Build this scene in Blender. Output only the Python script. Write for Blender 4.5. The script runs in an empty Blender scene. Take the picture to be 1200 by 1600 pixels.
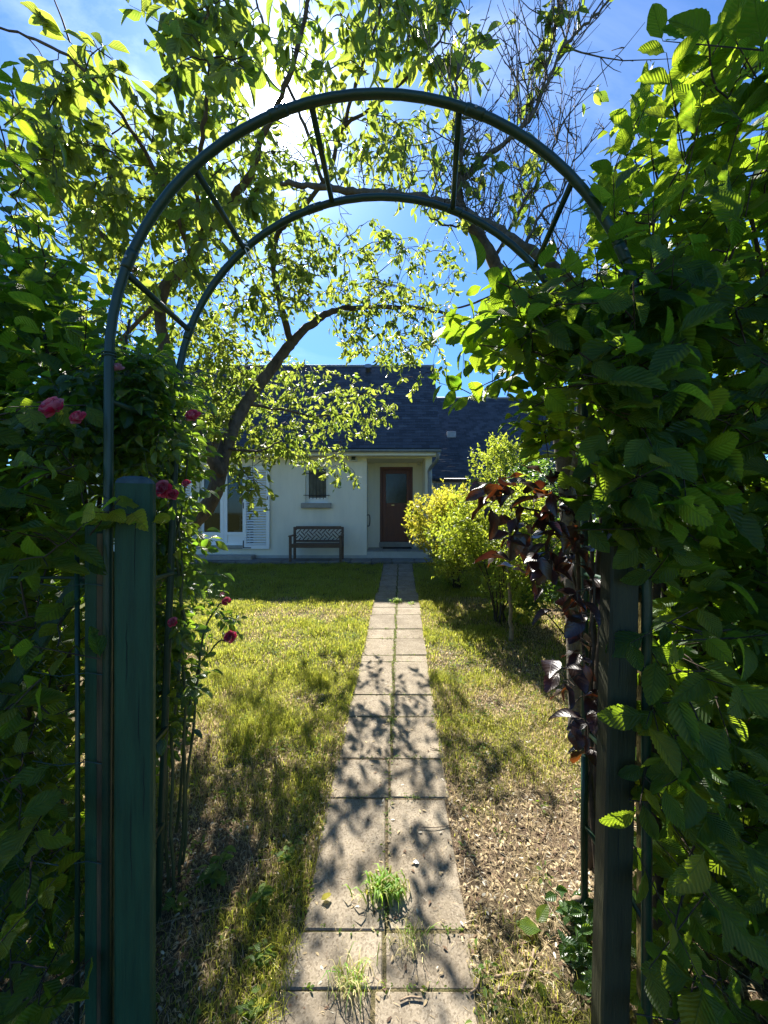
import bpy, math, random
import numpy as np
from mathutils import Vector, Matrix

random.seed(7)
rng = np.random.default_rng(11)
sc = bpy.context.scene
C = sc.collection

# ------------------------------------------------------------------ camera, sky, sun, exposure
CAM_Z = 2.2
F = 600.0
cam_d = bpy.data.cameras.new('camera')
cam = bpy.data.objects.new('camera', cam_d); C.objects.link(cam)
cam.location = (0, 0, CAM_Z); cam.rotation_euler = (math.pi / 2, 0, 0)
cam_d.sensor_fit = 'HORIZONTAL'; cam_d.sensor_width = 36; cam_d.lens = 18
cam_d.clip_start = 0.05; cam_d.clip_end = 2000
sc.camera = cam

SUN = Vector((-163, 600, 635)).normalized()
SUN_EL = math.asin(SUN.z); SUN_AZ = math.atan2(SUN.x, SUN.y)
w = bpy.data.worlds.new('World'); sc.world = w; w.use_nodes = True
nt = w.node_tree; nt.nodes.clear()
def N(t, typ, **kw):
    n = t.nodes.new(typ)
    for k, v in kw.items(): setattr(n, k, v)
    return n
out = N(nt, 'ShaderNodeOutputWorld'); bg = N(nt, 'ShaderNodeBackground')
sky = N(nt, 'ShaderNodeTexSky', sky_type='NISHITA', sun_disc=False)
sky.sun_elevation = SUN_EL; sky.sun_rotation = SUN_AZ
sky.air_density = 1.0; sky.dust_density = 0.25; sky.ozone_density = 3.0; sky.altitude = 100
bg.inputs['Strength'].default_value = 0.068
geo = N(nt, 'ShaderNodeNewGeometry')   # Incoming = view direction of the sky
tc = N(nt, 'ShaderNodeTexCoord')
dot = N(nt, 'ShaderNodeVectorMath', operation='DOT_PRODUCT'); dot.inputs[1].default_value = tuple(SUN)
nt.links.new(tc.outputs['Generated'], dot.inputs[0])
ac = N(nt, 'ShaderNodeMath', operation='ARCCOSINE'); nt.links.new(dot.outputs['Value'], ac.inputs[0])
def wmath(op, a, b=None, c=None):
    n = N(nt, 'ShaderNodeMath', operation=op)
    for i, v in enumerate((a, b, c)):
        if v is None: continue
        if isinstance(v, (int, float)): n.inputs[i].default_value = v
        else: nt.links.new(v, n.inputs[i])
    return n.outputs[0]
def gl(width, amp):
    q = wmath('DIVIDE', ac.outputs[0], width)
    return wmath('MULTIPLY', wmath('POWER', 2.71828, wmath('MULTIPLY', q, -1.0)), amp)
halo = wmath('ADD', gl(0.20, 1.2), gl(0.045, 22.0))          # aureole of the sun in thin haze
disc = wmath('MULTIPLY', wmath('LESS_THAN', ac.outputs[0], 0.012), 900.0)
halo = wmath('ADD', halo, disc)
mp = N(nt, 'ShaderNodeMapping'); mp.inputs['Scale'].default_value = (1.2, 2.6, 3.0); mp.inputs['Rotation'].default_value = (0.3, 0.5, 0.4)
nt.links.new(tc.outputs['Generated'], mp.inputs[0])
cn = N(nt, 'ShaderNodeTexNoise'); cn.inputs['Scale'].default_value = 1.7; cn.inputs['Detail'].default_value = 9; cn.inputs['Roughness'].default_value = 0.62; cn.inputs['Distortion'].default_value = 0.6
nt.links.new(mp.outputs[0], cn.inputs['Vector'])
cr = N(nt, 'ShaderNodeMapRange'); cr.inputs[1].default_value = 0.50; cr.inputs[2].default_value = 0.82; cr.inputs[3].default_value = 0.0; cr.inputs[4].default_value = 1.0
nt.links.new(cn.outputs[0], cr.inputs[0])
near_sun = wmath('ADD', gl(0.30, 1.0), 0.008)                   # thin cloud scatters forward, brighter near the sun
cl = wmath('MULTIPLY', wmath('MULTIPLY', cr.outputs[0], near_sun), 7.5)
tot = wmath('ADD', cl, halo)
comb = N(nt, 'ShaderNodeCombineXYZ')
for i in range(3): nt.links.new(tot, comb.inputs[i])
tint = N(nt, 'ShaderNodeVectorMath', operation='MULTIPLY'); tint.inputs[1].default_value = (0.36, 0.62, 0.90)
nt.links.new(sky.outputs[0], tint.inputs[0])
addv = N(nt, 'ShaderNodeVectorMath', operation='ADD')
nt.links.new(tint.outputs[0], addv.inputs[0]); nt.links.new(comb.outputs[0], addv.inputs[1])
nt.links.new(addv.outputs[0], bg.inputs['Color']); nt.links.new(bg.outputs[0], out.inputs[0])

sun_d = bpy.data.lights.new('sun', 'SUN'); sun_d.energy = 5.0; sun_d.angle = math.radians(0.53); sun_d.color = (1.0, 0.94, 0.84)
sun = bpy.data.objects.new('sun', sun_d); C.objects.link(sun)
sun.rotation_euler = SUN.to_track_quat('Z', 'Y').to_euler(); sun.location = SUN * 40
sc.view_settings.view_transform = 'Standard'; sc.view_settings.look = 'None'
sc.view_settings.exposure = 1.9; sc.view_settings.gamma = 1.0
sc.render.engine = 'CYCLES'
sc.cycles.max_bounces = 8; sc.cycles.diffuse_bounces = 5; sc.cycles.transmission_bounces = 6; sc.cycles.transparent_max_bounces = 16
sc.cycles.use_denoising = True; sc.cycles.sample_clamp_indirect = 6

# ------------------------------------------------------------------ helpers
def at(px, py, Y):
    """a point at distance Y in front of the gate where the photograph shows it"""
    return Vector(((px - 600) / F * Y, Y, CAM_Z + (800 - py) / F * Y))
def gz(y): return 0.1 * max(min(y, 10.0), -3.0)

def thing(name, label, cat, loc=(0, 0, 0), group=None, kind=None):
    o = bpy.data.objects.new(name, None); C.objects.link(o); o.location = loc; o.empty_display_size = 0.1
    o['label'] = label; o['category'] = cat
    if group: o['group'] = group
    if kind: o['kind'] = kind
    return o
def tag(o, label, cat, group=None):
    o['label'] = label; o['category'] = cat
    if group: o['group'] = group
    return o
def link(name, me, parent=None, m=None, kind=None, world=True):
    o = bpy.data.objects.new(name, me); C.objects.link(o)
    if m is not None and len(me.materials) == 0: me.materials.append(m)
    if parent is not None:
        o.parent = parent
        if world:
            p = Vector((0, 0, 0)); q = parent
            while q is not None: p += q.location; q = q.parent
            o.location = -p
    if kind: o['kind'] = kind
    return o

class MB:
    def __init__(s): s.v = []; s.f = []; s.sm = []
    def box(s, a, b, rz=0, tilt=None, bev=0):
        x0, y0, z0 = a; x1, y1, z1 = b
        c = Vector(((x0+x1)/2, (y0+y1)/2, (z0+z1)/2)); h = Vector((abs(x1-x0)/2, abs(y1-y0)/2, abs(z1-z0)/2))
        M = Matrix.Rotation(rz, 3, 'Z') if tilt is None else tilt
        return s.obox(c, h, M, bev)
    def obox(s, c, h, M=Matrix.Identity(3), bev=0):
        n = len(s.v); hx, hy, hz = h
        b = min(bev, hx*.45, hy*.45, hz*.45)
        if b <= 0:
            for x in (-1, 1):
                for y in (-1, 1):
                    for z in (-1, 1): s.v.append(tuple(Vector(c) + M @ Vector((x*hx, y*hy, z*hz))))
            s.f += [tuple(n+i for i in q) for q in ((0,1,3,2),(4,6,7,5),(0,4,5,1),(2,3,7,6),(0,2,6,4),(1,5,7,3))]
            s.sm += [False]*6
            return s
        # chamfered: 3 verts per corner
        idx = {}
        for x in (-1, 1):
            for y in (-1, 1):
                for z in (-1, 1):
                    for k, p in enumerate(((x*hx, y*(hy-b), z*(hz-b)), (x*(hx-b), y*hy, z*(hz-b)), (x*(hx-b), y*(hy-b), z*hz))):
                        idx[(x, y, z, k)] = len(s.v); s.v.append(tuple(Vector(c) + M @ Vector(p)))
        fs = []
        for x in (-1, 1): fs.append([idx[(x,-1,-1,0)], idx[(x,1,-1,0)], idx[(x,1,1,0)], idx[(x,-1,1,0)]][::x])
        for y in (-1, 1): fs.append([idx[(-1,y,-1,1)], idx[(-1,y,1,1)], idx[(1,y,1,1)], idx[(1,y,-1,1)]][::y])
        for z in (-1, 1): fs.append([idx[(-1,-1,z,2)], idx[(1,-1,z,2)], idx[(1,1,z,2)], idx[(-1,1,z,2)]][::z])
        for x in (-1, 1):
            for y in (-1, 1): fs.append([idx[(x,y,-1,0)], idx[(x,y,-1,1)], idx[(x,y,1,1)], idx[(x,y,1,0)]][::x*y])
        for x in (-1, 1):
            for z in (-1, 1): fs.append([idx[(x,-1,z,0)], idx[(x,1,z,0)], idx[(x,1,z,2)], idx[(x,-1,z,2)]][::x*z])
        for y in (-1, 1):
            for z in (-1, 1): fs.append([idx[(-1,y,z,1)], idx[(-1,y,z,2)], idx[(1,y,z,2)], idx[(1,y,z,1)]][::y*z])
        for x in (-1, 1):
            for y in (-1, 1):
                for z in (-1, 1): fs.append([idx[(x,y,z,0)], idx[(x,y,z,1)], idx[(x,y,z,2)]][::x*y*z])
        s.f += [tuple(q) for q in fs]; s.sm += [False]*len(fs)
        return s
    def tube(s, pts, rad, n=6, cap=True):
        pts = [Vector(p) for p in pts]
        if not hasattr(rad, '__len__'): rad = [rad]*len(pts)
        base = len(s.v); up = None
        for i, p in enumerate(pts):
            t = (pts[min(i+1, len(pts)-1)] - pts[max(i-1, 0)])
            t = t.normalized() if t.length > 1e-9 else Vector((0, 0, 1))
            if up is None:
                up = t.orthogonal().normalized()
            up = (up - t*up.dot(t)); up = up.normalized() if up.length > 1e-6 else t.orthogonal().normalized()
            sd = t.cross(up)
            for k in range(n):
                a = 2*math.pi*k/n
                s.v.append(tuple(p + (up*math.cos(a) + sd*math.sin(a))*rad[i]))
        for i in range(len(pts)-1):
            for k in range(n):
                a = base+i*n+k; b = base+i*n+(k+1) % n
                s.f.append((a, b, b+n, a+n)); s.sm.append(True)
        if cap and n > 2:
            s.f.append(tuple(base+k for k in range(n))[::-1]); s.f.append(tuple(base+(len(pts)-1)*n+k for k in range(n))); s.sm += [False, False]
        return s
    def quad(s, a, b, c, d):
        n = len(s.v); s.v += [tuple(a), tuple(b), tuple(c), tuple(d)]; s.f.append((n, n+1, n+2, n+3)); s.sm.append(False); return s
    def mesh(s, name):
        me = bpy.data.meshes.new(name); me.from_pydata(s.v, [], s.f); me.polygons.foreach_set('use_smooth', s.sm); me.update(); return me
    def put(s, name, m, parent=None, kind=None):
        return link(name, s.mesh(name), parent, m, kind)

def cr_spline(pts, sub=6):
    P = [Vector(p) for p in pts]; out_ = []
    for i in range(len(P)-1):
        p0 = P[max(i-1, 0)]; p1 = P[i]; p2 = P[i+1]; p3 = P[min(i+2, len(P)-1)]
        for k in range(sub):
            t = k/sub
            out_.append(0.5*((2*p1) + (p2-p0)*t + (2*p0-5*p1+4*p2-p3)*t*t + (3*p1-p0-3*p2+p3)*t**3))
    out_.append(P[-1]); return out_

# value noise in numpy
_tab = np.random.default_rng(5).random((256, 256))
def vnoise(x, y, s=1.0, o=4, seed=0):
    x = np.asarray(x, float)*s + seed*17.3 + 1000; y = np.asarray(y, float)*s + seed*9.1 + 1000
    r = np.zeros_like(x); a = 0.5; tot_ = 0
    for _ in range(o):
        xi = np.floor(x).astype(int); yi = np.floor(y).astype(int); fx = x-xi; fy = y-yi
        fx = fx*fx*(3-2*fx); fy = fy*fy*(3-2*fy)
        g = lambda i, j: _tab[(xi+i) % 256, (yi+j) % 256]
        r += a*((g(0,0)*(1-fx)+g(1,0)*fx)*(1-fy)+(g(0,1)*(1-fx)+g(1,1)*fx)*fy); tot_ += a; a *= .5; x = x*2.03+3.1; y = y*2.03+7.7
    return r/tot_

# ------------------------------------------------------------------ materials
def newmat(name):
    m = bpy.data.materials.new(name); m.use_nodes = True; t = m.node_tree; t.nodes.clear()
    o = N(t, 'ShaderNodeOutputMaterial'); p = N(t, 'ShaderNodeBsdfPrincipled'); t.links.new(p.outputs[0], o.inputs[0])
    return m, t, p, o
def ramp(t, src, stops):
    r = N(t, 'ShaderNodeValToRGB'); t.links.new(src, r.inputs[0]); e = r.color_ramp.elements
    while len(e) < len(stops): e.new(0.5)
    for i, (p_, c_) in enumerate(stops): e[i].position = p_; e[i].color = (*c_, 1)
    return r.outputs[0]
def simple(name, col, col2=None, rough=0.6, scale=8, bump=0.1, bscale=60, spec=0.5, metal=0, stretch=(1, 1, 1), rand=0.0, bdist=0.01, detail=6):
    m, t, p, o = newmat(name)
    tcn = N(t, 'ShaderNodeTexCoord'); mpn = N(t, 'ShaderNodeMapping'); mpn.inputs['Scale'].default_value = stretch
    t.links.new(tcn.outputs['Object'], mpn.inputs[0])
    n1 = N(t, 'ShaderNodeTexNoise'); n1.inputs['Scale'].default_value = scale; n1.inputs['Detail'].default_value = detail; n1.inputs['Roughness'].default_value = .65
    t.links.new(mpn.outputs[0], n1.inputs['Vector'])
    c = ramp(t, n1.outputs[0], [(0.32, col), (0.68, col2 or tuple(x*.75 for x in col))])
    if rand:
        oi = N(t, 'ShaderNodeObjectInfo'); mr = N(t, 'ShaderNodeMapRange'); mr.inputs[3].default_value = 1-rand; mr.inputs[4].default_value = 1+rand
        t.links.new(oi.outputs['Random'], mr.inputs[0])
        mx = N(t, 'ShaderNodeVectorMath', operation='SCALE'); t.links.new(c, mx.inputs[0]); t.links.new(mr.outputs[0], mx.inputs['Scale']); c = mx.outputs[0]
    t.links.new(c, p.inputs['Base Color'])
    p.inputs['Roughness'].default_value = rough; p.inputs['Metallic'].default_value = metal; p.inputs['Specular IOR Level'].default_value = spec
    if bump:
        n2 = N(t, 'ShaderNodeTexNoise'); n2.inputs['Scale'].default_value = bscale; n2.inputs['Detail'].default_value = 5
        t.links.new(mpn.outputs[0], n2.inputs['Vector'])
        b = N(t, 'ShaderNodeBump'); b.inputs['Strength'].default_value = bump; b.inputs['Distance'].default_value = bdist
        t.links.new(n2.outputs[0], b.inputs['Height']); t.links.new(b.outputs[0], p.inputs['Normal'])
    return m

def leafmat(name, ca, cb, ta, tb, trans=0.45, rough=0.42, spec=0.5, vein=0.35, nv=9.0, bump=.65):
    m, t, p, o = newmat(name)
    at_ = N(t, 'ShaderNodeAttribute', attribute_name='rnd')
    uv = N(t, 'ShaderNodeUVMap'); sp = N(t, 'ShaderNodeSeparateXYZ'); t.links.new(uv.outputs[0], sp.inputs[0])
    def mth(op, a, b=None):
        n = N(t, 'ShaderNodeMath', operation=op)
        for i, v in enumerate((a, b)):
            if v is None: continue
            if isinstance(v, (int, float)): n.inputs[i].default_value = v
            else: t.links.new(v, n.inputs[i])
        return n.outputs[0]
    av = mth('ABSOLUTE', mth('SUBTRACT', sp.outputs[1], 0.5))        # 0 at midrib
    ph = mth('SUBTRACT', mth('MULTIPLY', sp.outputs[0], nv), mth('MULTIPLY', av, nv*0.62))
    fr = mth('ABSOLUTE', mth('SUBTRACT', mth('FRACT', ph), 0.5))     # 0..0.5 ridge
    side = N(t, 'ShaderNodeMapRange'); side.inputs[1].default_value = 0.0; side.inputs[2].default_value = 0.13; side.inputs[3].default_value = 1; side.inputs[4].default_value = 0; t.links.new(fr, side.inputs[0])
    mid = N(t, 'ShaderNodeMapRange'); mid.inputs[1].default_value = 0.008; mid.inputs[2].default_value = 0.028; mid.inputs[3].default_value = 1; mid.inputs[4].default_value = 0; t.links.new(av, mid.inputs[0])
    vn = mth('MAXIMUM', mid.outputs[0], mth('MULTIPLY', side.outputs[0], 0.6))
    def mix(a, b, f, blend='MIX'):
        x = N(t, 'ShaderNodeMix', data_type='RGBA', blend_type=blend)
        if isinstance(f, float): x.inputs[0].default_value = f
        else: t.links.new(f, x.inputs[0])
        for i, v in ((6, a), (7, b)):
            if isinstance(v, tuple): x.inputs[i].default_value = (*v, 1)
            else: t.links.new(v, x.inputs[i])
        return x.outputs[2]
    nz = N(t, 'ShaderNodeTexNoise'); nz.inputs['Scale'].default_value = 22; nz.inputs['Detail'].default_value = 4
    g2 = N(t, 'ShaderNodeNewGeometry'); t.links.new(g2.outputs['Position'], nz.inputs['Vector'])
    f0 = mth('ADD', mth('MULTIPLY', at_.outputs['Fac'], 0.8), mth('MULTIPLY', mth('SUBTRACT', nz.outputs[0], .4), 0.5))
    cl_ = N(t, 'ShaderNodeClamp'); t.links.new(f0, cl_.inputs[0]); f0 = cl_.outputs[0]
    col = mix(ca, cb, f0); tcol = mix(ta, tb, f0)
    vf = mth('MULTIPLY', vn, vein)
    col = mix(col, tuple(min(1, c*1.9+.02) for c in cb), vf)
    tcol = mix(tcol, tuple(c*0.5 for c in ta), vf)
    n3 = N(t, 'ShaderNodeTexNoise'); n3.inputs['Scale'].default_value = 26; n3.inputs['Detail'].default_value = 6; n3.inputs['Roughness'].default_value = .7; t.links.new(g2.outputs['Position'], n3.inputs['Vector'])
    sp3 = N(t, 'ShaderNodeMapRange'); sp3.inputs[1].default_value = .66; sp3.inputs[2].default_value = .72; sp3.inputs[4].default_value = .7; t.links.new(n3.outputs[0], sp3.inputs[0])
    col = mix(col, (.10, .055, .02), sp3.outputs[0]); tcol = mix(tcol, (.16, .08, .02), sp3.outputs[0])
    t.links.new(col, p.inputs['Base Color']); p.inputs['Roughness'].default_value = rough; p.inputs['Specular IOR Level'].default_value = spec
    b = N(t, 'ShaderNodeBump'); b.inputs['Strength'].default_value = bump; b.inputs['Distance'].default_value = 0.006
    t.links.new(mth('ADD', fr, mth('MULTIPLY', mid.outputs[0], -.6)), b.inputs['Height']); t.links.new(b.outputs[0], p.inputs['Normal'])
    tr = N(t, 'ShaderNodeBsdfTranslucent'); t.links.new(tcol, tr.inputs[0]); t.links.new(b.outputs[0], tr.inputs['Normal'])
    ms = N(t, 'ShaderNodeMixShader'); ms.inputs[0].default_value = trans
    t.links.new(p.outputs[0], ms.inputs[1]); t.links.new(tr.outputs[0], ms.inputs[2]); t.links.new(ms.outputs[0], o.inputs[0])
    return m

M = {}
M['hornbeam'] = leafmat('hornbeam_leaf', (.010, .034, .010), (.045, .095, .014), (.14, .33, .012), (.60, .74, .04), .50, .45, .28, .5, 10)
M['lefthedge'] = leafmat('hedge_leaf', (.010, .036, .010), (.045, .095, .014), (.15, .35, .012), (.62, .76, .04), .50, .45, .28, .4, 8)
M['cherry'] = leafmat('cherry_leaf', (.030, .060, .020), (.075, .105, .025), (.19, .33, .03), (.58, .63, .08), .52, .38, .5, .25, 8)
M['rose'] = leafmat('rose_leaf', (.012, .038, .016), (.035, .075, .018), (.16, .36, .02), (.48, .64, .05), .46, .26, .6, .25, 7, .4)
M['purple'] = leafmat('purple_leaf', (.020, .011, .010), (.034, .015, .012), (.07, .012, .008), (.60, .16, .02), .14, .36, .6, .12, 7, .18)
M['golden'] = leafmat('golden_leaf', (.15, .20, .02), (.28, .22, .03), (.50, .64, .04), (.90, .70, .08), .48, .45, .4, .15, 6)
M['shrub'] = leafmat('shrub_leaf', (.070, .125, .020), (.14, .19, .025), (.40, .55, .04), (.70, .75, .07), .46, .35, .5, .15, 6)
M['darkshrub'] = leafmat('dark_shrub_leaf', (.025, .065, .020), (.05, .10, .025), (.12, .28, .02), (.30, .46, .04), .42, .3, .6, .15, 6)
M['weed'] = leafmat('weed_leaf', (.05, .11, .02), (.10, .16, .03), (.25, .42, .03), (.45, .58, .05), .42, .5, .35, .2, 6)
M['bark'] = simple('cherry_bark', (.16, .125, .095), (.06, .047, .038), .85, 14, .9, 40, .2, stretch=(1, 1, .6), bdist=.02)
M['twig'] = simple('twig_bark', (.075, .055, .038), (.035, .026, .02), .8, 25, .3, 80, .2)
M['plumbark'] = simple('plum_bark', (.15, .13, .105), (.07, .06, .048), .85, 22, .8, 60, .2, bdist=.012)
M['stemgreen'] = simple('green_stem', (.07, .09, .03), (.045, .05, .02), .6, 20, .1)
M['archmetal'] = simple('arch_green_coating', (.007, .038, .020), (.005, .022, .012), .42, 6, .12, 90, .5)
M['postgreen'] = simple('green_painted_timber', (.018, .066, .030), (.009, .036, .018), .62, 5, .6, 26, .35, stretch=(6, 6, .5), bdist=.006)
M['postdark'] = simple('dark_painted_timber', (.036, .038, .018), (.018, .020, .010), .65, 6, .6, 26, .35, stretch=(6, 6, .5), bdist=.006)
M['oldwood'] = simple('old_brown_timber', (.13, .085, .045), (.05, .035, .02), .85, 8, .7, 30, .2, stretch=(5, 5, .5), bdist=.006)
M['lichen'] = simple('lichen_edge', (.20, .16, .05), (.05, .045, .02), .9, 22, .6, 60, .2, stretch=(1, 1, .4))
M['wire'] = simple('wire_coating', (.02, .06, .05), (.012, .035, .03), .5, 20, 0)
M['facade'] = simple('facade_render', (.86, .81, .67), (.70, .665, .55), .92, 2.0, .35, 220, .2, bdist=.004, stretch=(1, 1, .22), detail=9)
M['plinth'] = simple('plinth_render', (.50, .50, .46), (.40, .40, .37), .9, 4, .3, 120, .2)
M['slate'] = simple('slate', (.085, .098, .125), (.045, .052, .070), .55, 3.0, .4, 30, .4, bdist=.004)
M['slate2'] = simple('slate_annex', (.075, .088, .115), (.04, .047, .065), .6, 3.0, .3, 30, .4)
M['zinc'] = simple('zinc', (.30, .31, .31), (.20, .21, .22), .5, 10, .05, 60, .5, metal=.4)
M['pvc'] = simple('white_pvc', (.86, .87, .86), (.82, .83, .82), .35, 4, .02)
M['iron'] = simple('black_iron', (.02, .02, .02), (.035, .03, .03), .5, 20, .1)
M['door'] = simple('stained_door', (.17, .045, .028), (.10, .026, .018), .4, 3, .25, 26, .5, stretch=(8, 8, .6), bdist=.003)
M['brass'] = simple('brass', (.7, .5, .2), (.6, .42, .16), .3, 20, 0, metal=1)
M['stone'] = simple('stone_sill', (.36, .34, .30), (.26, .25, .22), .85, 9, .4, 50)
M['tile'] = simple('step_tile', (.30, .30, .27), (.22, .22, .20), .6, 6, .1, 50, rand=.12)
M['mat'] = simple('doormat', (.03, .028, .026), (.02, .02, .02), .95, 30, .5, 200)
M['teak'] = simple('weathered_teak', (.17, .11, .075), (.09, .062, .045), .8, 9, .5, 30, .3, stretch=(1, 4, 4), bdist=.004)
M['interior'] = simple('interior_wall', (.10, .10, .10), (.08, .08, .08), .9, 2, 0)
M['lampwhite'] = simple('lamp_plastic', (.6, .6, .56), (.5, .5, .46), .4, 6, 0)
M['boards'] = simple('grey_boards', (.22, .21, .17), (.12, .12, .10), .85, 6, .5, 30, stretch=(5, 5, .5))
M['petal'] = leafmat('rose_petal', (.72, .015, .10), (.88, .42, .50), (.80, .04, .14), (.9, .40, .45), .35, .5, .3, 0.0)
M['petalpink'] = leafmat('pink_petal', (.80, .35, .50), (.85, .60, .66), (.70, .20, .32), (.80, .45, .50), .35, .5, .3, 0.0)
M['stick'] = simple('dry_stick', (.26, .19, .12), (.14, .10, .07), .85, 30, .4, 80)
M['white'] = simple('white_scrap', (.8, .8, .8), (.7, .7, .7), .6, 20, 0)

# concrete slab with exposed aggregate, moss and dirt
def slabmat():
    m, t, p, o = newmat('concrete_slab')
    g = N(t, 'ShaderNodeNewGeometry')
    def nz(s, d=5, r=.6):
        n = N(t, 'ShaderNodeTexNoise'); n.inputs['Scale'].default_value = s; n.inputs['Detail'].default_value = d; n.inputs['Roughness'].default_value = r
        t.links.new(g.outputs['Position'], n.inputs['Vector']); return n.outputs[0]
    oi = N(t, 'ShaderNodeObjectInfo')
    a = ramp(t, nz(3.5, 8, .7), [(.3, (.150, .122, .086)), (.5, (.22, .185, .137)), (.7, (.285, .245, .185))])
    v = N(t, 'ShaderNodeTexVoronoi'); v.inputs['Scale'].default_value = 130; t.links.new(g.outputs['Position'], v.inputs['Vector'])
    sp_ = ramp(t, v.outputs['Color'], [(.15, (.45, .42, .38)), (.5, (.98, .97, .95)), (.85, (1.0, 1.0, 1.0)), (1.0, (1.55, 1.5, 1.4))])
    mu = N(t, 'ShaderNodeMix', data_type='RGBA', blend_type='MULTIPLY'); mu.inputs[0].default_value = .75
    t.links.new(a, mu.inputs[6]); t.links.new(sp_, mu.inputs[7])
    d = ramp(t, nz(9, 8, .75), [(.56, (0, 0, 0)), (.70, (1, 1, 1))])
    mu2 = N(t, 'ShaderNodeMix', data_type='RGBA'); t.links.new(d, mu2.inputs[0]); t.links.new(mu.outputs[2], mu2.inputs[6]); mu2.inputs[7].default_value = (.13, .11, .07, 1)
    ml = N(t, 'ShaderNodeMath', operation='MULTIPLY'); t.links.new(d, ml.inputs[0]); ml.inputs[1].default_value = .55; t.links.new(ml.outputs[0], mu2.inputs[0])
    mr = N(t, 'ShaderNodeMapRange'); mr.inputs[3].default_value = .88; mr.inputs[4].default_value = 1.1; t.links.new(oi.outputs['Random'], mr.inputs[0])
    sc_ = N(t, 'ShaderNodeVectorMath', operation='SCALE'); t.links.new(mu2.outputs[2], sc_.inputs[0]); t.links.new(mr.outputs[0], sc_.inputs['Scale'])
    t.links.new(sc_.outputs[0], p.inputs['Base Color']); p.inputs['Roughness'].default_value = .9; p.inputs['Specular IOR Level'].default_value = .25
    b = N(t, 'ShaderNodeBump'); b.inputs['Strength'].default_value = .6; b.inputs['Distance'].default_value = .004
    t.links.new(nz(110, 4), b.inputs['Height']); t.links.new(b.outputs[0], p.inputs['Normal'])
    return m
M['slab'] = slabmat()
def groundmat():
    m, t, p, o = newmat('lawn_soil')
    g = N(t, 'ShaderNodeNewGeometry')
    def nz(s, d=6, r=.65):
        n = N(t, 'ShaderNodeTexNoise'); n.inputs['Scale'].default_value = s; n.inputs['Detail'].default_value = d; n.inputs['Roughness'].default_value = r
        t.links.new(g.outputs['Position'], n.inputs['Vector']); return n.outputs[0]
    c1 = ramp(t, nz(30), [(.3, (.050, .036, .026)), (.5, (.13, .095, .062)), (.68, (.27, .21, .13))])
    c2 = ramp(t, nz(24), [(.3, (.045, .055, .018)), (.7, (.13, .13, .045))])
    at_ = N(t, 'ShaderNodeAttribute', attribute_name='green')
    mx = N(t, 'ShaderNodeMix', data_type='RGBA'); t.links.new(at_.outputs['Fac'], mx.inputs[0]); t.links.new(c1, mx.inputs[6]); t.links.new(c2, mx.inputs[7])
    t.links.new(mx.outputs[2], p.inputs['Base Color']); p.inputs['Roughness'].default_value = .95; p.inputs['Specular IOR Level'].default_value = .1
    b = N(t, 'ShaderNodeBump'); b.inputs['Strength'].default_value = 1; b.inputs['Distance'].default_value = .025
    t.links.new(nz(45, 6, .7), b.inputs['Height']); t.links.new(b.outputs[0], p.inputs['Normal'])
    return m
M['ground'] = groundmat()
def colmat(name, rough=.6, trans=.35):
    m, t, p, o = newmat(name)
    a = N(t, 'ShaderNodeAttribute', attribute_name='Col')
    t.links.new(a.outputs['Color'], p.inputs['Base Color']); p.inputs['Roughness'].default_value = rough; p.inputs['Specular IOR Level'].default_value = .3
    tr = N(t, 'ShaderNodeBsdfTranslucent')
    sc_ = N(t, 'ShaderNodeVectorMath', operation='SCALE'); sc_.inputs['Scale'].default_value = 1.9; t.links.new(a.outputs['Color'], sc_.inputs[0]); t.links.new(sc_.outputs[0], tr.inputs[0])
    ms = N(t, 'ShaderNodeMixShader'); ms.inputs[0].default_value = trans
    t.links.new(p.outputs[0], ms.inputs[1]); t.links.new(tr.outputs[0], ms.inputs[2]); t.links.new(ms.outputs[0], o.inputs[0])
    return m
M['grass'] = colmat('grass_blades', .55, .5)
M['litter'] = colmat('dry_litter', .8, .12)
def glassmat():
    m, t, p, o = newmat('window_glass')
    tr = N(t, 'ShaderNodeBsdfTransparent'); tr.inputs[0].default_value = (.5, .53, .53, 1)
    gl_ = N(t, 'ShaderNodeBsdfGlossy'); gl_.inputs['Roughness'].default_value = .03; gl_.inputs[0].default_value = (.9, .95, 1, 1)
    ms = N(t, 'ShaderNodeMixShader'); ms.inputs[0].default_value = .035
    t.links.new(tr.outputs[0], ms.inputs[1]); t.links.new(gl_.outputs[0], ms.inputs[2]); t.links.new(ms.outputs[0], o.inputs[0]); return m
M['glass'] = glassmat()

# ------------------------------------------------------------------ ground, patio, path
def path_cx(y): return 0.046*(y-1.9)
def on_path(x, y, g=0.0):
    hw = np.where(y > 7, .37, .40)+g
    return (np.abs(x-0.046*(y-1.9)) < hw) & (y < 9.4) & (y > .2)
def green_at(x, y):
    """how green the lawn is: lush on the far left, dry straw and bare earth on the near right"""
    n = vnoise(x, y, 1.3, 4, 1)
    left = x < path_cx(y)
    g = np.where(left, .10+.27*(np.clip(y, 1, 5.2)-1)/1.2*.55, -.10+.135*(np.clip(y, 1, 6)-1)/1.0*.9)
    g = g + (n-.5)*2.1 + .10
    g = np.where(y > 6.8, np.maximum(g, .8), g)
    # weedy fringe left of the path
    fr = np.exp(-((x-path_cx(y)+.55)/.22)**2)*np.where(left, .55, 0)*(y < 3.2)
    g = np.where((y < .3) | (y > 12) | (np.abs(x) > 7), 1.0, g)
    return np.clip(g+fr, 0, 1)
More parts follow.
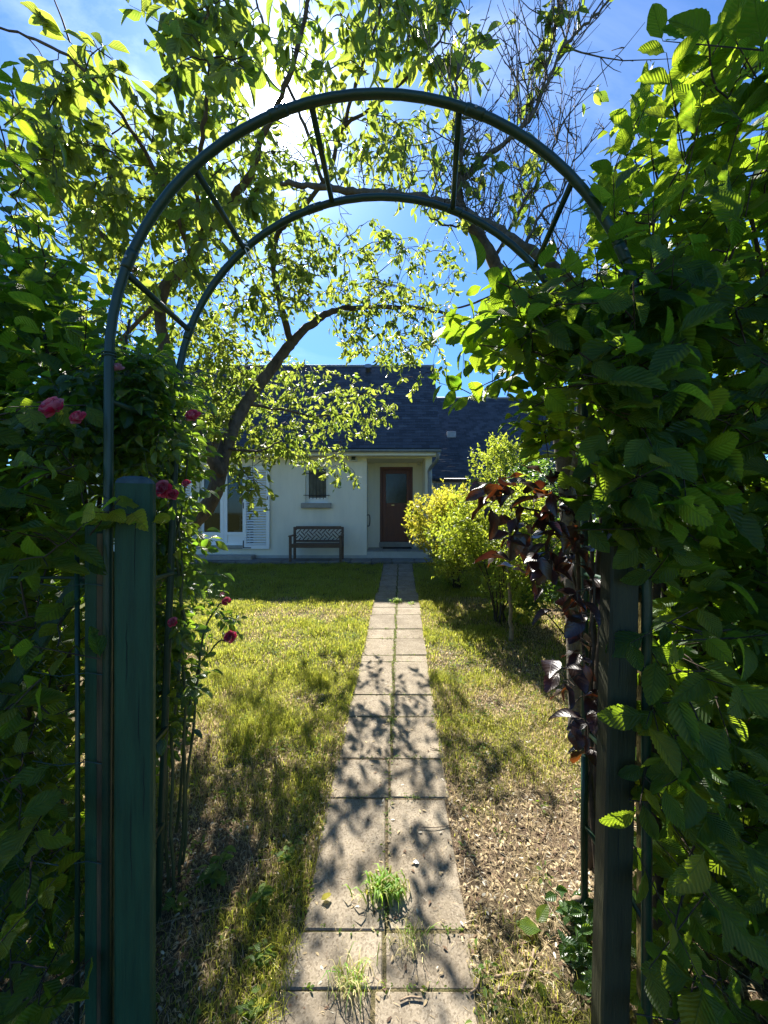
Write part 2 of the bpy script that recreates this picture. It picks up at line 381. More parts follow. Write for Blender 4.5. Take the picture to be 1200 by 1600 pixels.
def ground():
    xs = np.concatenate([np.linspace(-900, -12, 10), np.linspace(-11, -3, 20), np.linspace(-2.9, 3.4, 127), np.linspace(3.6, 12, 20), np.linspace(13, 900, 10)])
    ys = np.concatenate([np.linspace(-900, -4, 8), np.linspace(-3, 0.6, 10), np.linspace(.7, 4.5, 96), np.linspace(4.6, 10, 60), np.linspace(10.3, 20, 10), np.linspace(30, 1500, 10)])
    X, Y = np.meshgrid(xs, ys)
    Z = .1*np.clip(Y, -3, 10)
    near = (np.abs(X) < 6) & (Y > .5) & (Y < 9.4)
    bump = (vnoise(X, Y, 6, 4, 3)-.5)*.05+(vnoise(X, Y, 1.1, 2, 4)-.5)*.05
    pd = np.clip((np.abs(X-.046*(Y-1.9))-.42)/.12, 0, 1)
    Z = Z + np.where(near, bump*pd+.010*(1-pd), 0)-.002
    nx, ny = len(xs), len(ys)
    v = np.stack([X, Y, Z], -1).reshape(-1, 3)
    i = np.arange(nx*ny).reshape(ny, nx)
    f = np.stack([i[:-1, :-1], i[:-1, 1:], i[1:, 1:], i[1:, :-1]], -1).reshape(-1, 4)
    me = np_mesh('ground', v, f); me.polygons.foreach_set('use_smooth', [True]*len(f))
    a = me.attributes.new('green', 'FLOAT', 'POINT'); a.data.foreach_set('value', green_at(X, Y).ravel().astype(np.float32))
    me.materials.append(M['ground']); link('ground', me, kind='structure')
    return X, Y, Z
def np_mesh(name, v, f):
    me = bpy.data.meshes.new(name); k = f.shape[1]
    me.vertices.add(len(v)); me.vertices.foreach_set('co', np.ascontiguousarray(v, dtype=np.float32).ravel())
    me.loops.add(f.size); me.loops.foreach_set('vertex_index', np.ascontiguousarray(f, dtype=np.int32).ravel())
    me.polygons.add(len(f)); me.polygons.foreach_set('loop_start', np.arange(0, f.size, k, dtype=np.int32))
    me.update(calc_edges=True); return me
ground()
def gnd(x, y):
    near = (np.abs(x) < 6) & (y > .5) & (y < 9.4)
    bump = (vnoise(x, y, 6, 4, 3)-.5)*.05+(vnoise(x, y, 1.1, 2, 4)-.5)*.05
    pd = np.clip((np.abs(x-.046*(y-1.9))-.42)/.12, 0, 1)
    return .1*np.clip(y, -3, 10)+np.where(near, bump*pd+.010*(1-pd), 0)-.002

# path of paired slabs
path = bpy.data.objects.new('path', None); C.objects.link(path); path['kind'] = 'structure'; path['label'] = 'garden path of paired concrete slabs'
rows = [9.30, 8.95, 8.58, 8.22, 7.85, 7.48, 7.10, 6.63, 6.29, 5.96, 5.41, 5.10, 4.63, 4.47, 3.80, 3.46, 2.95, 2.59, 1.84, 1.63, 1.22, .80]
sl = math.atan(.1)
Rs = Matrix.Rotation(sl, 3, 'X')
for i in range(len(rows)-1):
    y1, y0 = rows[i], rows[i+1]; yc = (y0+y1)/2; cx = path_cx(yc)
    if i >= 18: cx += .005
    hw = .345 if yc > 7 else (.43 if i >= 18 else .395)
    if i >= 19: cx -= .03
    for s in (-1, 1):
        g = random.uniform(.005, .009)*(1.8 if y0 > 3 else 1)
        a, b = (cx-hw+random.uniform(-.015, .01), cx-g) if s < 0 else (cx+g, cx+hw+random.uniform(-.01, .015))
        if i in (20,): a, b = ((cx-hw, cx+.1) if s < 0 else (cx+.125, cx+hw))
        ln = (y1-y0)/math.cos(sl)
        mb = MB(); R = Rs @ Matrix.Rotation(random.uniform(-.012, .012), 3, 'Z') @ Matrix.Rotation(random.uniform(-.008, .008), 3, 'Y')
        mb.obox((0, 0, 0), ((b-a)/2, ln/2-random.uniform(.002, .006), .03), R, .006)
        o = mb.put('slab', M['slab'], path); o.location = ((a+b)/2, yc, .1*yc-.03+.012+random.uniform(-.003, .004))

patio = bpy.data.objects.new('patio', None); C.objects.link(patio); patio['kind'] = 'structure'; patio['label'] = 'strip of paving along the foot of the house'
M['patio'] = simple('patio_paving', (.17, .165, .15), (.10, .10, .09), .9, 5, .3, 60, rand=.2)
x = -8.0
while x < 2.2:
    wd = random.uniform(.42, .62)
    mb = MB(); mb.obox((0, 0, 0), (wd/2-.008, .36, .06), Matrix.Identity(3), .006)
    o = mb.put('slab', M['patio'], patio); o.location = (x+wd/2, 9.66, .94+random.uniform(-.004, .004)); x += wd

# ------------------------------------------------------------------ house
D = 10.0
def hx(px, Y=D): return (px-600)/F*Y
def hz(py, Y=D): return CAM_Z+(800-py)/F*Y
house = thing('house', 'cream rendered cottage with steep dark slate roof and recessed brown front door', 'house', (0, D, 1.0))
XL, XR = -9.0, hx(675); WT = 3.74; TH = .3
fx0, fx1, fz0, fz1 = hx(311), hx(397), hz(852), hz(728)       # french window opening
wx0, wx1, wz0, wz1 = hx(477), hx(513), hz(786), hz(728)
px0, px1, pz1 = hx(573), hx(665), hz(716)
PD = 11.0
def wallbox(x0, x1, z0, z1, nm='wall', m='facade', y0=D, y1=D+TH):
    return MB().box((x0, y0, z0), (x1, y1, z1)).put(nm, M[m], house)
mb = MB()
for (a, b, c, d) in ((XL, fx0, .8, WT), (fx0, fx1, fz1, WT), (fx0, fx1, .8, fz0), (fx1, wx0, .8, WT), (wx0, wx1, wz1, WT), (wx0, wx1, .8, wz0),
                     (wx1, px0, .8, WT), (px0, px1, pz1, WT), (px1, XR, .8, WT)):
    mb.box((a, D, c), (b, D+TH, d))
# porch side and back walls, ceiling
mb.box((px0-.2, D+TH, .8), (px0, PD, pz1+.1)); mb.box((px1, D+TH, .8), (px1+.2, PD, pz1+.1))
dx0, dx1, dz0, dz1 = hx(593.5, PD), hx(645, PD), 1.34, hz(729.5, PD)
mb.box((px0-.2, PD, .8), (dx0, PD+.2, pz1+.3)); mb.box((dx1, PD, .8), (px1+.2, PD+.2, pz1+.3)); mb.box((dx0, PD, dz1), (dx1, PD+.2, pz1+.3))
mb.box((px0, D+TH, pz1), (px1, PD, pz1+.1))
mb.put('wall', M['facade'], house)
MB().box((XR-.15, D+TH, .8), (XR, 15.3, WT)).put('wall', M['facade'], house)
# plinth line
mb = MB()
for a, b in ((XL, px0), (px0, XR)): mb.box((a, D-.025, .99), (b, D-.002, 1.075))
mb.put('plinth', M['plinth'], house)
# porch step with tiles
stp = MB().box((px0+.003, D-.02, .9), (px1-.003, PD-.003, 1.165)).put('porch_step', M['plinth'], house)
for i in range(4):
    for j in range(2):
        ww = (px1-px0)/4; a = px0+i*ww
        o = link('tile', MB().obox((0, 0, 0), (ww/2-.006, .245, .012), Matrix.Identity(3), .003).mesh('tile'), stp, M['tile'], world=False)
        o.location = Vector((a+ww/2, D+.215+j*.5, 1.178)) - Vector((0, D, 1.0)) + Vector((0, D, 1.0))
# front door
MB().box((dx0-.1, PD+.2, .9), (dx1+.1, PD+.26, pz1+.3)).put('wall', M['interior'], house)  # unseen backing panel, added to block light leaking round the door
MB().box((wx0-.1, D+TH+.003, wz0-.1), (wx1+.1, D+TH+.05, wz1+.1)).put('wall', M['interior'], house)  # unseen dark backing added to close off the small window opening
dr = MB().box((dx0, PD+.02, dz0), (dx0+.07, PD+.1, dz1)).box((dx1-.07, PD+.02, dz0), (dx1, PD+.1, dz1)).box((dx0+.07, PD+.02, dz1-.07), (dx1-.07, PD+.1, dz1)).put('front_door_frame', M['door'], house)
a, b = dx0+.075, dx1-.075
gz0, gz1_ = hz(786, PD), hz(737, PD)
mb = MB()
mb.box((a, PD+.05, dz0+.01), (a+.1, PD+.09, dz1-.075), bev=.006).box((b-.1, PD+.05, dz0+.01), (b, PD+.09, dz1-.075), bev=.006)
mb.box((a+.1, PD+.05, dz1-.19), (b-.1, PD+.09, dz1-.075), bev=.006).box((a+.1, PD+.05, gz0-.11), (b-.1, PD+.09, gz0), bev=.006).box((a+.1, PD+.05, dz0+.01), (b-.1, PD+.09, dz0+.17), bev=.006)
door = mb.put('front_door', M['door'], house)
MB().box((a+.1, PD+.068, dz0+.17), (b-.1, PD+.085, gz0-.11)).put('panel', M['door'], door)
MB().box((a+.17, PD+.058, dz0+.25), (b-.17, PD+.067, gz0-.2), bev=.006).put('panel', M['door'], door)
M['smallglass'] = simple('small_window_glass', (.16, .155, .13), (.07, .068, .06), .12, 5, 0, 9, .6)
M['doorglass'] = simple('door_glass', (.03, .035, .028), (.012, .015, .013), .16, 14, .25, 9, .45, bdist=.01)
MB().box((a+.1, PD+.07, gz0), (b-.1, PD+.08, dz1-.19)).put('glass', M['doorglass'], door)
MB().box((b-.075, PD+.035, gz0-.16), (b-.035, PD+.049, gz0+.06), bev=.004).tube([(b-.055, PD+.03, gz0-.02), (b-.055, PD-.01, gz0-.02), (b-.17, PD-.012, gz0-.02)], .009).put('handle', M['brass'], door)
MB().box((a+.26, PD+.04, gz0-.075), (a+.34, PD+.049, gz0-.045), bev=.003).put('letter_slot', M['brass'], door)
MB().box((dx0-.02, PD-.03, 1.19), (dx1+.02, PD+.1, dz0), bev=.01).put('threshold', M['stone'], house)
tag(MB().box((dx0+.08, D+.52, 1.1905), (dx1-.06, D+.9, 1.21), bev=.006).put('doormat', M['mat']), 'dark doormat lying in front of the brown front door', 'doormat')
# grab handle, lights
hg = MB().tube(cr_spline([at(573.5, 805, 10.25)+Vector((0, 0, 0)), at(577, 805, 10.25), at(578, 812, 10.25), at(577, 821, 10.25), at(573.5, 822, 10.25)]), .014).put('grab_handle', M['iron'], house)
lp = MB().box((hx(547.5), D-.10, hz(721)), (hx(558), D-.004, hz(711)), bev=.01).put('wall_light', M['lampwhite'], house)
MB().box((hx(549.5), D-.112, hz(719.5)), (hx(556), D-.102, hz(714)), bev=.003).put('lens', M['glass'], lp)
MB().tube([at(655, 722, 10.8), at(655, 727, 10.8)], .05, 10).put('porch_light', M['lampwhite'], house)
# small window
wf = MB()
wy = D+.09
wf.box((wx0, wy, wz0), (wx0+.07, wy+.06, wz1)).box((wx1-.07, wy, wz0), (wx1, wy+.06, wz1)).box((wx0+.07, wy, wz1-.07), (wx1-.07, wy+.06, wz1)).box((wx0+.07, wy, wz0), (wx1-.07, wy+.06, wz0+.14))
wfo = wf.put('window', M['pvc'], house)
MB().box((wx0+.07, wy+.02, wz0+.14), (wx1-.07, wy+.03, wz1-.07)).put('glass', M['smallglass'], wfo)
MB().box((hx(471), D-.09, hz(794)), (hx(518), D+.06, wz0), bev=.012).put('sill', M['stone'], wfo)
gr = MB()
for i in range(5):
    X = wx0+.12+i*(wx1-wx0-.24)/4; gr.tube([(X, D-.04, wz0+.1), (X, D-.04, wz1-.03)], .008, 5)
for z in (wz0+.2, wz1-.2): gr.tube([(wx0-.03, D-.045, z), (wx1+.03, D-.045, z)], .010, 5); 
for z in (wz0+.2, wz1-.2):
    for X in (wx0-.03, wx1+.03): gr.tube([(X, D-.045, z), (X, D+.02, z)], .010, 5)
for i in range(4):
    X = wx0+.12+(i+.5)*(wx1-wx0-.24)/4; gr.tube(cr_spline([(X-.05, D-.04, wz0+.15), (X, D-.04, wz0+.22), (X+.05, D-.04, wz0+.15)], 3), .006, 4)
gr.put('grille', M['iron'], wfo)
# french window
ff = MB(); fy = D+.08
def leafframe(x0, x1, par):
    m_ = MB(); s = .09
    m_.box((x0, fy, fz0), (x0+s, fy+.06, fz1)).box((x1-s, fy, fz0), (x1, fy+.06, fz1)).box((x0+s, fy, fz1-s), (x1-s, fy+.06, fz1)).box((x0+s, fy, fz0), (x1-s, fy+.06, fz0+.06)).box((x0+s, fy+.02, fz0+.06), (x1-s, fy+.05, fz0+.26)).box((x0+s, fy, fz0+.26), (x1-s, fy+.06, fz0+.34))
    o_ = m_.put('french_window', M['pvc'], par)
    MB().box((x0+s, fy+.025, fz0+.34), (x1-s, fy+.035, fz1-s)).put('glass', M['glass'], o_)
    return o_
mid = hx(347.5)
leafframe(fx0, mid-.003, house); lf2 = leafframe(mid+.003, mid+(mid-fx0), house)
MB().box((fx0-.06, D-.06, fz0-.09), (fx1+.06, D+.07, fz0), bev=.01).put('door_sill', M['stone'], house)
MB().box((fx0-.4, D-.35, .99), (hx(400), D-.03, 1.10), bev=.01).put('step', M['stone'], house)
# room behind the glass
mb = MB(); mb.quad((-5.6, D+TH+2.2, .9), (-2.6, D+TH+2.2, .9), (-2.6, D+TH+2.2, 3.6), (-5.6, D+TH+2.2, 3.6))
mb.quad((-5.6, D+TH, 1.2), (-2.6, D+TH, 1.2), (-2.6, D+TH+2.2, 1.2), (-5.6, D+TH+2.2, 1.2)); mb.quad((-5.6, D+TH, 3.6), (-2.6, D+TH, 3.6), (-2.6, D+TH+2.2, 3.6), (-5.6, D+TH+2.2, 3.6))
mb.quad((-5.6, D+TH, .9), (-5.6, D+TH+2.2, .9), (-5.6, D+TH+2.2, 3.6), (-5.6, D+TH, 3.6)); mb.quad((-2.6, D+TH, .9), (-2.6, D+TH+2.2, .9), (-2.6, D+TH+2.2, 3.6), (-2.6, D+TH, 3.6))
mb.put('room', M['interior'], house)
ch = thing('chair', 'white wooden chair standing inside behind the french window', 'chair', (-3.85, 11.0, 1.2))
c0 = Vector((-3.95, 10.9, 1.2))
for dx in (-.2, .2):
    for dy in (-.2, .2):
        h_ = .95 if dy > 0 else .45
        MB().box(c0+Vector((dx-.02, dy-.02, .002)), c0+Vector((dx+.02, dy+.02, h_)), bev=.004).put('leg', M['pvc'], ch)
MB().box(c0+Vector((-.23, -.23, .45)), c0+Vector((.23, .18, .49)), bev=.008).put('seat', M['pvc'], ch)
mb = MB()
for z in (.6, .74, .88): mb.box(c0+Vector((-.18, .185, z)), c0+Vector((.18, .21, z+.06)), bev=.004)
mb.put('backrest', M['pvc'], ch)
# shutters
def shutter(x0, x1, lab):
    z0, z1 = hz(858, 9.9), hz(728, 9.9); y = D-.05
    m_ = MB(); s = .085
    m_.box((x0, y-.02, z0), (x0+s, y+.02, z1), bev=.004).box((x1-s, y-.02, z0), (x1, y+.02, z1), bev=.004).box((x0+s, y-.02, z1-.1), (x1-s, y+.02, z1), bev=.004).box((x0+s, y-.02, z0), (x1-s, y+.02, z0+.1), bev=.004)
    o_ = m_.put('shutter', M['pvc'], house); o_['label'] = lab
    n = 29; me = MB().obox((0, 0, 0), ((x1-x0)/2-s, .004, .034), Matrix.Rotation(math.radians(-52), 3, 'X'), .002).mesh('slat'); me.materials.append(M['pvc'])
    for i in range(n):
        q = link('slat', me, o_, world=False); q.location = ((x0+x1)/2, y, z0+.1+(i+.5)*(z1-z0-.2)/n)
    k = MB(); k.box((x0+.01, y-.03, z1-.16), (x0+.035, y-.021, z1-.02)).box((x0+.01, y-.0295, z1-.05), (x0+.22, y-.0205, z1-.025)).box((x0+.01, y-.03, z0+.02), (x0+.035, y-.021, z0+.22)).box((x0+.01, y-.0295, z0+.02), (x0+.22, y-.0205, z0+.045))
    k.box((x0+.012, y-.03, z0+1.05), (x0+.032, y-.021, z0+1.2)).box((x1-.06, y-.03, z0+1.28), (x1-.04, y-.021, z0+1.36)).box((x1-.08, y-.035, z0+1.0), (x1+.02, y-.022, z0+1.02))
    k.put('hinge', M['iron'], o_)
    return o_
shutter(hx(380.5), hx(422), 'white louvred shutter folded back right of the french window'); shutter(hx(262), hx(304), 'white louvred shutter folded back left of the french window')
# roof
EY, EZ, RY, RZ = 9.6, 3.80, 12.5, CAM_Z+.38*12.5
def roof_build(parent, x0, x1e, x1r, ey, ez, ry, rz, mat_, rnd):
    L = math.hypot(ry-ey, rz-ez); ang = math.atan2(rz-ez, ry-ey); n = Vector((0, -math.sin(ang), math.cos(ang)))
    up = Vector((0, math.cos(ang), math.sin(ang)))
    def P(x, t, h=0): return Vector((x, ey, ez))+up*(t*L)+n*h
    mb = MB()
    a0, a1, a2, a3 = P(x0, 0), P(x1e, 0), P(x1r, 1), P(x0, 1)
    k = n*-.1
    mb.quad(a0, a1, a2, a3); mb.quad(a0+k, a3+k, a2+k, a1+k); mb.quad(a0, a0+k, a1+k, a1); mb.quad(a1, a1+k, a2+k, a2); mb.quad(a2, a2+k, a3+k, a3)
    # back slope
    b2, b3 = Vector((x1r, 2*ry-ey, ez)), Vector((x0, 2*ry-ey, ez))
    mb.quad(a3, a2, b2, b3)
    rf = mb.put('roof', mat_, parent)
    sb = MB(); rr = random.Random(rnd); ex = .125; nrow = int(L/ex)
    for r in range(nrow):
        wd = .22; off = (r % 2)*wd/2; xx = x0+off
        t0 = r*ex/L; xe = x1e+(x1r-x1e)*t0
        while xx < xe-.03:
            x2 = min(xx+wd-.012, xe)
            h1 = .008+rr.uniform(0, .003); j = rr.uniform(-.006, .006)
            t1 = min((r*ex+ex*1.15)/L, 1)
            p = [P(xx, t0+j/L, h1), P(x2, t0+j/L+rr.uniform(-.003, .003), h1), P(x2, t1, .003), P(xx, t1, .003)]
            q = [P(xx, t0+j/L, 0.001), P(x2, t0+j/L, 0.001)]
            sb.quad(*p); sb.quad(q[0], q[1], p[1], p[0]); xx += wd
    me = sb.mesh('slates')
    a = me.attributes.new('rnd', 'FLOAT', 'FACE'); vals = np.repeat(np.random.default_rng(rnd).random(len(me.polygons)//2), 2).astype(np.float32); a.data.foreach_set('value', vals)
    link('slates', me, rf, M['slatetile'], kind='stuff')
    MB().tube([P(x0, 1, .0), P(x1r, 1, .0)], .045, 8).put('ridge', M['zinc'], rf)
    return P, rf
def slatemat():
    m, t, p, o = newmat('slate_tile')
    a = N(t, 'ShaderNodeAttribute', attribute_name='rnd'); g = N(t, 'ShaderNodeNewGeometry')
    nz = N(t, 'ShaderNodeTexNoise'); nz.inputs['Scale'].default_value = 3.5; nz.inputs['Detail'].default_value = 7; t.links.new(g.outputs['Position'], nz.inputs['Vector'])
    ad = N(t, 'ShaderNodeMath', operation='MULTIPLY_ADD'); t.links.new(a.outputs['Fac'], ad.inputs[0]); ad.inputs[1].default_value = .42; 
    m2 = N(t, 'ShaderNodeMath', operation='MULTIPLY'); t.links.new(nz.outputs[0], m2.inputs[0]); m2.inputs[1].default_value = .5; t.links.new(m2.outputs[0], ad.inputs[2])
    c = ramp(t, ad.outputs[0], [(.3, (.036, .037, .041)), (.6, (.064, .066, .072)), (.9, (.115, .117, .12))])
    t.links.new(c, p.inputs['Base Color']); p.inputs['Roughness'].default_value = .6; p.inputs['Specular IOR Level'].default_value = .22
    return m
M['slatetile'] = slatemat()
Pm, roof = roof_build(house, -9.4, hx(690, EY), hx(678, RY), EY, EZ, RY, RZ, M['slate'], 3)
# gable, gutter, downpipe
mb = MB(); gx = XR-.002
n_ = len(mb.v); mb.v += [(gx, D, WT-.1), (gx, 2*RY-D, WT-.1), (gx, RY, RZ-.13)]; mb.f.append((0, 1, 2)); mb.sm.append(False)
mb.put('gable', M['facade'], house)
gu = MB(); nseg = 8; base = len(gu.v)
for X in (-9.4, hx(689, 9.55)):
    for k in range(nseg+1):
        a = math.pi*k/nseg; gu.v.append((X, 9.53-.065*math.cos(a), 3.745-.065*math.sin(a)))
for k in range(nseg): gu.f.append((k, k+1, nseg+2+k, nseg+1+k)); gu.sm.append(True)
go = gu.put('gutter', M['zinc'], roof); md = go.modifiers.new('thickness', 'SOLIDIFY'); md.thickness = .006
MB().box((-9.3, 9.62, 3.62), (hx(688, 9.6), 9.66, 3.76)).put('fascia', M['pvc'], roof)
MB().box((-9.3, 9.66, 3.63), (hx(688, 9.6), D-.002, 3.66)).put('soffit', M['facade'], roof)
MB().tube(cr_spline([(hx(684, 9.6), 9.53, 3.68), (hx(682, 9.7), 9.62, 3.5), (hx(671), 9.93, 3.3), (hx(671), 9.93, 3.0), (hx(671), 9.93, 1.6), (hx(671), 9.93, 1.05)], 4), .045, 8).put('downpipe', M['zinc'], house)
MB().tube([Pm(hx(575, 12), .9, .05), Pm(hx(575, 12), .9, .22), Pm(hx(575, 12), .9, .23)], [.09, .09, .13], 10).put('roof_vent', M['zinc'], roof)

# annex with lower roof
annex = thing('annex', 'lower slate roofed building set back to the right of the cottage', 'building', (4, 13, 1.0))
M['slate_b'] = M['slate2']
Pa, ar = roof_build(annex, hx(676, 13), 8.5, 8.5, 13.0, hz(748, 13), 16.6, CAM_Z+178/600*16.6, M['slate2'], 8)
MB().box((hx(672, 13.3), 13.3, .9), (8.2, 13.5, hz(748, 13)-.12)).put('wall', M['facade'], annex)
MB().tube([(hx(680, 12.95), 12.95, hz(750, 12.95)), (8.5, 12.95, hz(750, 12.95))], .06, 8).put('gutter', M['iron'], annex)
t_ = .47; cx_ = 2.52
MB().obox(Pa(cx_+.05, t_, .06), (.17, .05, .12), Matrix.Identity(3), .01).put('roof_vent', M['zinc'], ar)
fence = thing('board_fence', 'weathered grey board fence between the cottage and the annex', 'fence', (4, 12.6, 1.0))
me = MB().obox((0, 0, 0), (.062, .011, 1.1), Matrix.Identity(3), .003).mesh('plank'); me.materials.append(M['boards'])
X = hx(677, 12.6)
for i in range(46):
    o = link('plank', me, fence, world=False); o.location = (X+i*.135+.07-4, random.uniform(-.006, .006), 1.05+random.uniform(-.012, .012))
for z in (1.4, 2.6): MB().box((X, 12.615, z), (X+6.2, 12.66, z+.08)).put('rail', M['boards'], fence)

# ------------------------------------------------------------------ bench
bench = thing('bench', 'weathered wooden garden bench with lattice back under the small window', 'bench', (hx(495, 9.6), 9.6, 1.0))
bx0, bx1 = hx(455, 9.5), hx(535.5, 9.5); by = 9.72; bz = 1.002
for X in (bx0, bx1-.06):
    MB().box((X, by, bz), (X+.06, by+.055, bz+.82), bev=.005).put('leg', M['teak'], bench)
    MB().box((X, by-.46, bz), (X+.06, by-.405, bz+.60), bev=.005).put('leg', M['teak'], bench)
    MB().box((X-.012, by-.49, bz+.60), (X+.072, by-.001, bz+.63), bev=.008).put('armrest', M['teak'], bench)
    MB().box((X+.015, by-.405, bz+.34), (X+.045, by-.002, bz+.40)).put('side_rail', M['teak'], bench)
for i in range(5):
    MB().box((bx0+.062, by-.45+i*.088, bz+.402), (bx1-.062, by-.45+i*.088+.072, bz+.425), bev=.004).put('slat', M['teak'], bench)
MB().box((bx0+.062, by-.44, bz+.33), (bx1-.062, by-.415, bz+.40), bev=.004).put('apron', M['teak'], bench)
MB().box((bx0+.062, by+.005, bz+.76), (bx1-.062, by+.05, bz+.84), bev=.006).put('top_rail', M['teak'], bench)
MB().box((bx0+.062, by+.005, bz+.44), (bx1-.062, by+.05, bz+.49), bev=.006).put('lower_rail', M['teak'], bench)
rx0, rx1, rz0, rz1 = bx0+.062, bx1-.062, bz+.491, bz+.759
def clipseg(p, q):
    t0, t1 = 0., 1.; d = (q[0]-p[0], q[1]-p[1])
    for a, lo, hi in ((0, rx0, rx1), (1, rz0, rz1)):
        if abs(d[a]) < 1e-9:
            if p[a] < lo or p[a] > hi: return None
            continue
        u, v = (lo-p[a])/d[a], (hi-p[a])/d[a]
        if u > v: u, v = v, u
        t0 = max(t0, u); t1 = min(t1, v)
    return (t0, t1) if t1-t0 > .15 else None
cs = .15; r2 = math.sqrt(.5)
cxb, czb = (rx0+rx1)/2, (rz0+rz1)/2
for i in range(-8, 9):
    for j in range(-8, 9):
        for k in range(2):
            o1 = (k-.5)*.078
            u, v = i*cs, j*cs
            if (i+j) % 2: p, q = (u-cs/2, v+o1), (u+cs/2, v+o1)
            else: p, q = (u+o1, v-cs/2), (u+o1, v+cs/2)
            P_ = (cxb+(p[0]-p[1])*r2, czb+(p[0]+p[1])*r2); Q_ = (cxb+(q[0]-q[1])*r2, czb+(q[0]+q[1])*r2)
            c = clipseg(P_, Q_)
            if not c: continue
            A = Vector((P_[0]+(Q_[0]-P_[0])*c[0], by+.028, P_[1]+(Q_[1]-P_[1])*c[0])); B = Vector((P_[0]+(Q_[0]-P_[0])*c[1], by+.028, P_[1]+(Q_[1]-P_[1])*c[1]))
            L_ = (B-A).length; ang = math.atan2((B-A).z, (B-A).x)
            MB().obox((A+B)/2, (L_/2, .008, .013), Matrix.Rotation(-ang, 3, 'Y')).put('lattice_slat', M['teak'], bench)

# ------------------------------------------------------------------ garden arch
arch = thing('garden_arch', 'dark green metal rose arch spanning the garden entrance', 'garden arch', (0, 1.65, .16))
FY, BY = 1.43, 1.885
fc = Vector((-.024, FY, 2.2+(800-566)/600*FY)); bc = Vector((-.016, BY, 2.2+(800-626)/600*BY))
def hoop(c, r, dz, splay):
    pts = []
    g = .1*c.y
    for s in (-1,):
        for k in range(0, 9): 
            z = g-.1+(c.z-g+.1)*k/9; pts.append((c.x-r-splay*(1-k/9), c.y, z))
    for k in range(0, 37):
        a = math.pi-math.pi*k/36; pts.append((c.x+r*math.cos(a), c.y, c.z+r*math.sin(a)))
    for k in range(8, -1, -1):
        z = g-.1+(c.z-g+.1)*k/9; pts.append((c.x+r+splay*.0*(1-k/9), c.y, z))
    return pts
MB().tube(hoop(fc, 1.0, 0, .012), .0165, 12).put('front_hoop', M['archmetal'], arch)
MB().tube(hoop(bc, 1.0, 0, .10), .0165, 12).put('back_hoop', M['archmetal'], arch)
for px, py in ((205, 428), (313, 272), (487, 165), (718, 165), (893, 282)):
    a = math.atan2(-(py-566), px-590)
    p = fc+Vector((math.cos(a), 0, math.sin(a))); 
    bp = {205: (297, 517), 313: (383, 390), 487: (519, 316), 718: (708, 327), 893: (838, 415)}[px]
    a2 = math.atan2(-(bp[1]-626), bp[0]-595)
    q = bc+Vector((math.cos(a2), 0, math.sin(a2)))
    MB().tube([p, q], .0125, 8).put('crossbar', M['archmetal'], arch)
for z in (2.617, 1.9, 1.141, .67):
    MB().tube([(fc.x-1-.004, FY, z), (bc.x-1-.04*(2.55-z)/1.1, BY, z)], .0115, 8).put('crossbar', M['archmetal'], arch)
    MB().tube([(fc.x+1, FY, z), (bc.x+1, BY, z)], .0115, 8).put('crossbar', M['archmetal'], arch)
for c_, px, py in ((fc, 0, 0), ):
    pass
for c_, angs in ((fc, (2.75, 1.95, 1.2, .42)), (bc, (2.8, 1.9, 1.2))):      # push-fit couplings and their screws
    for a in angs:
        P = [c_+Vector((math.cos(a+k*.012), 0, math.sin(a+k*.012))) for k in (-3, -2, -1, 0, 1, 2, 3)]
        MB().tube(P, .0188, 12).put('coupling', M['archmetal'], arch)
        q = c_+Vector((math.cos(a), 0, math.sin(a))); MB().tube([q+Vector((0, -.018, 0)), q+Vector((0, -.0225, 0))], .0055, 6).put('screw', M['zinc'], arch)
# ties round the tubes
MB().tube([Vector((fc.x-1-.03+.06*math.cos(a*.7)*.0, FY, 2.2+240/600*FY))+Vector((.0225*math.cos(a*.7)+.03, .0225*math.sin(a*.7), .004*a*.3)) for a in range(20)], .003, 5).put('wire_tie', M['wire'], arch)
q = at(383, 390, BY)
MB().tube([q+Vector((.023*math.cos(a*.8), .023*math.sin(a*.8), .006*a*.3-.01)) for a in range(22)]+[q+Vector((.03, -.01, -.06)), q+Vector((.015, -.02, -.1))], .0028, 5).put('string_tie', M['white'], arch)

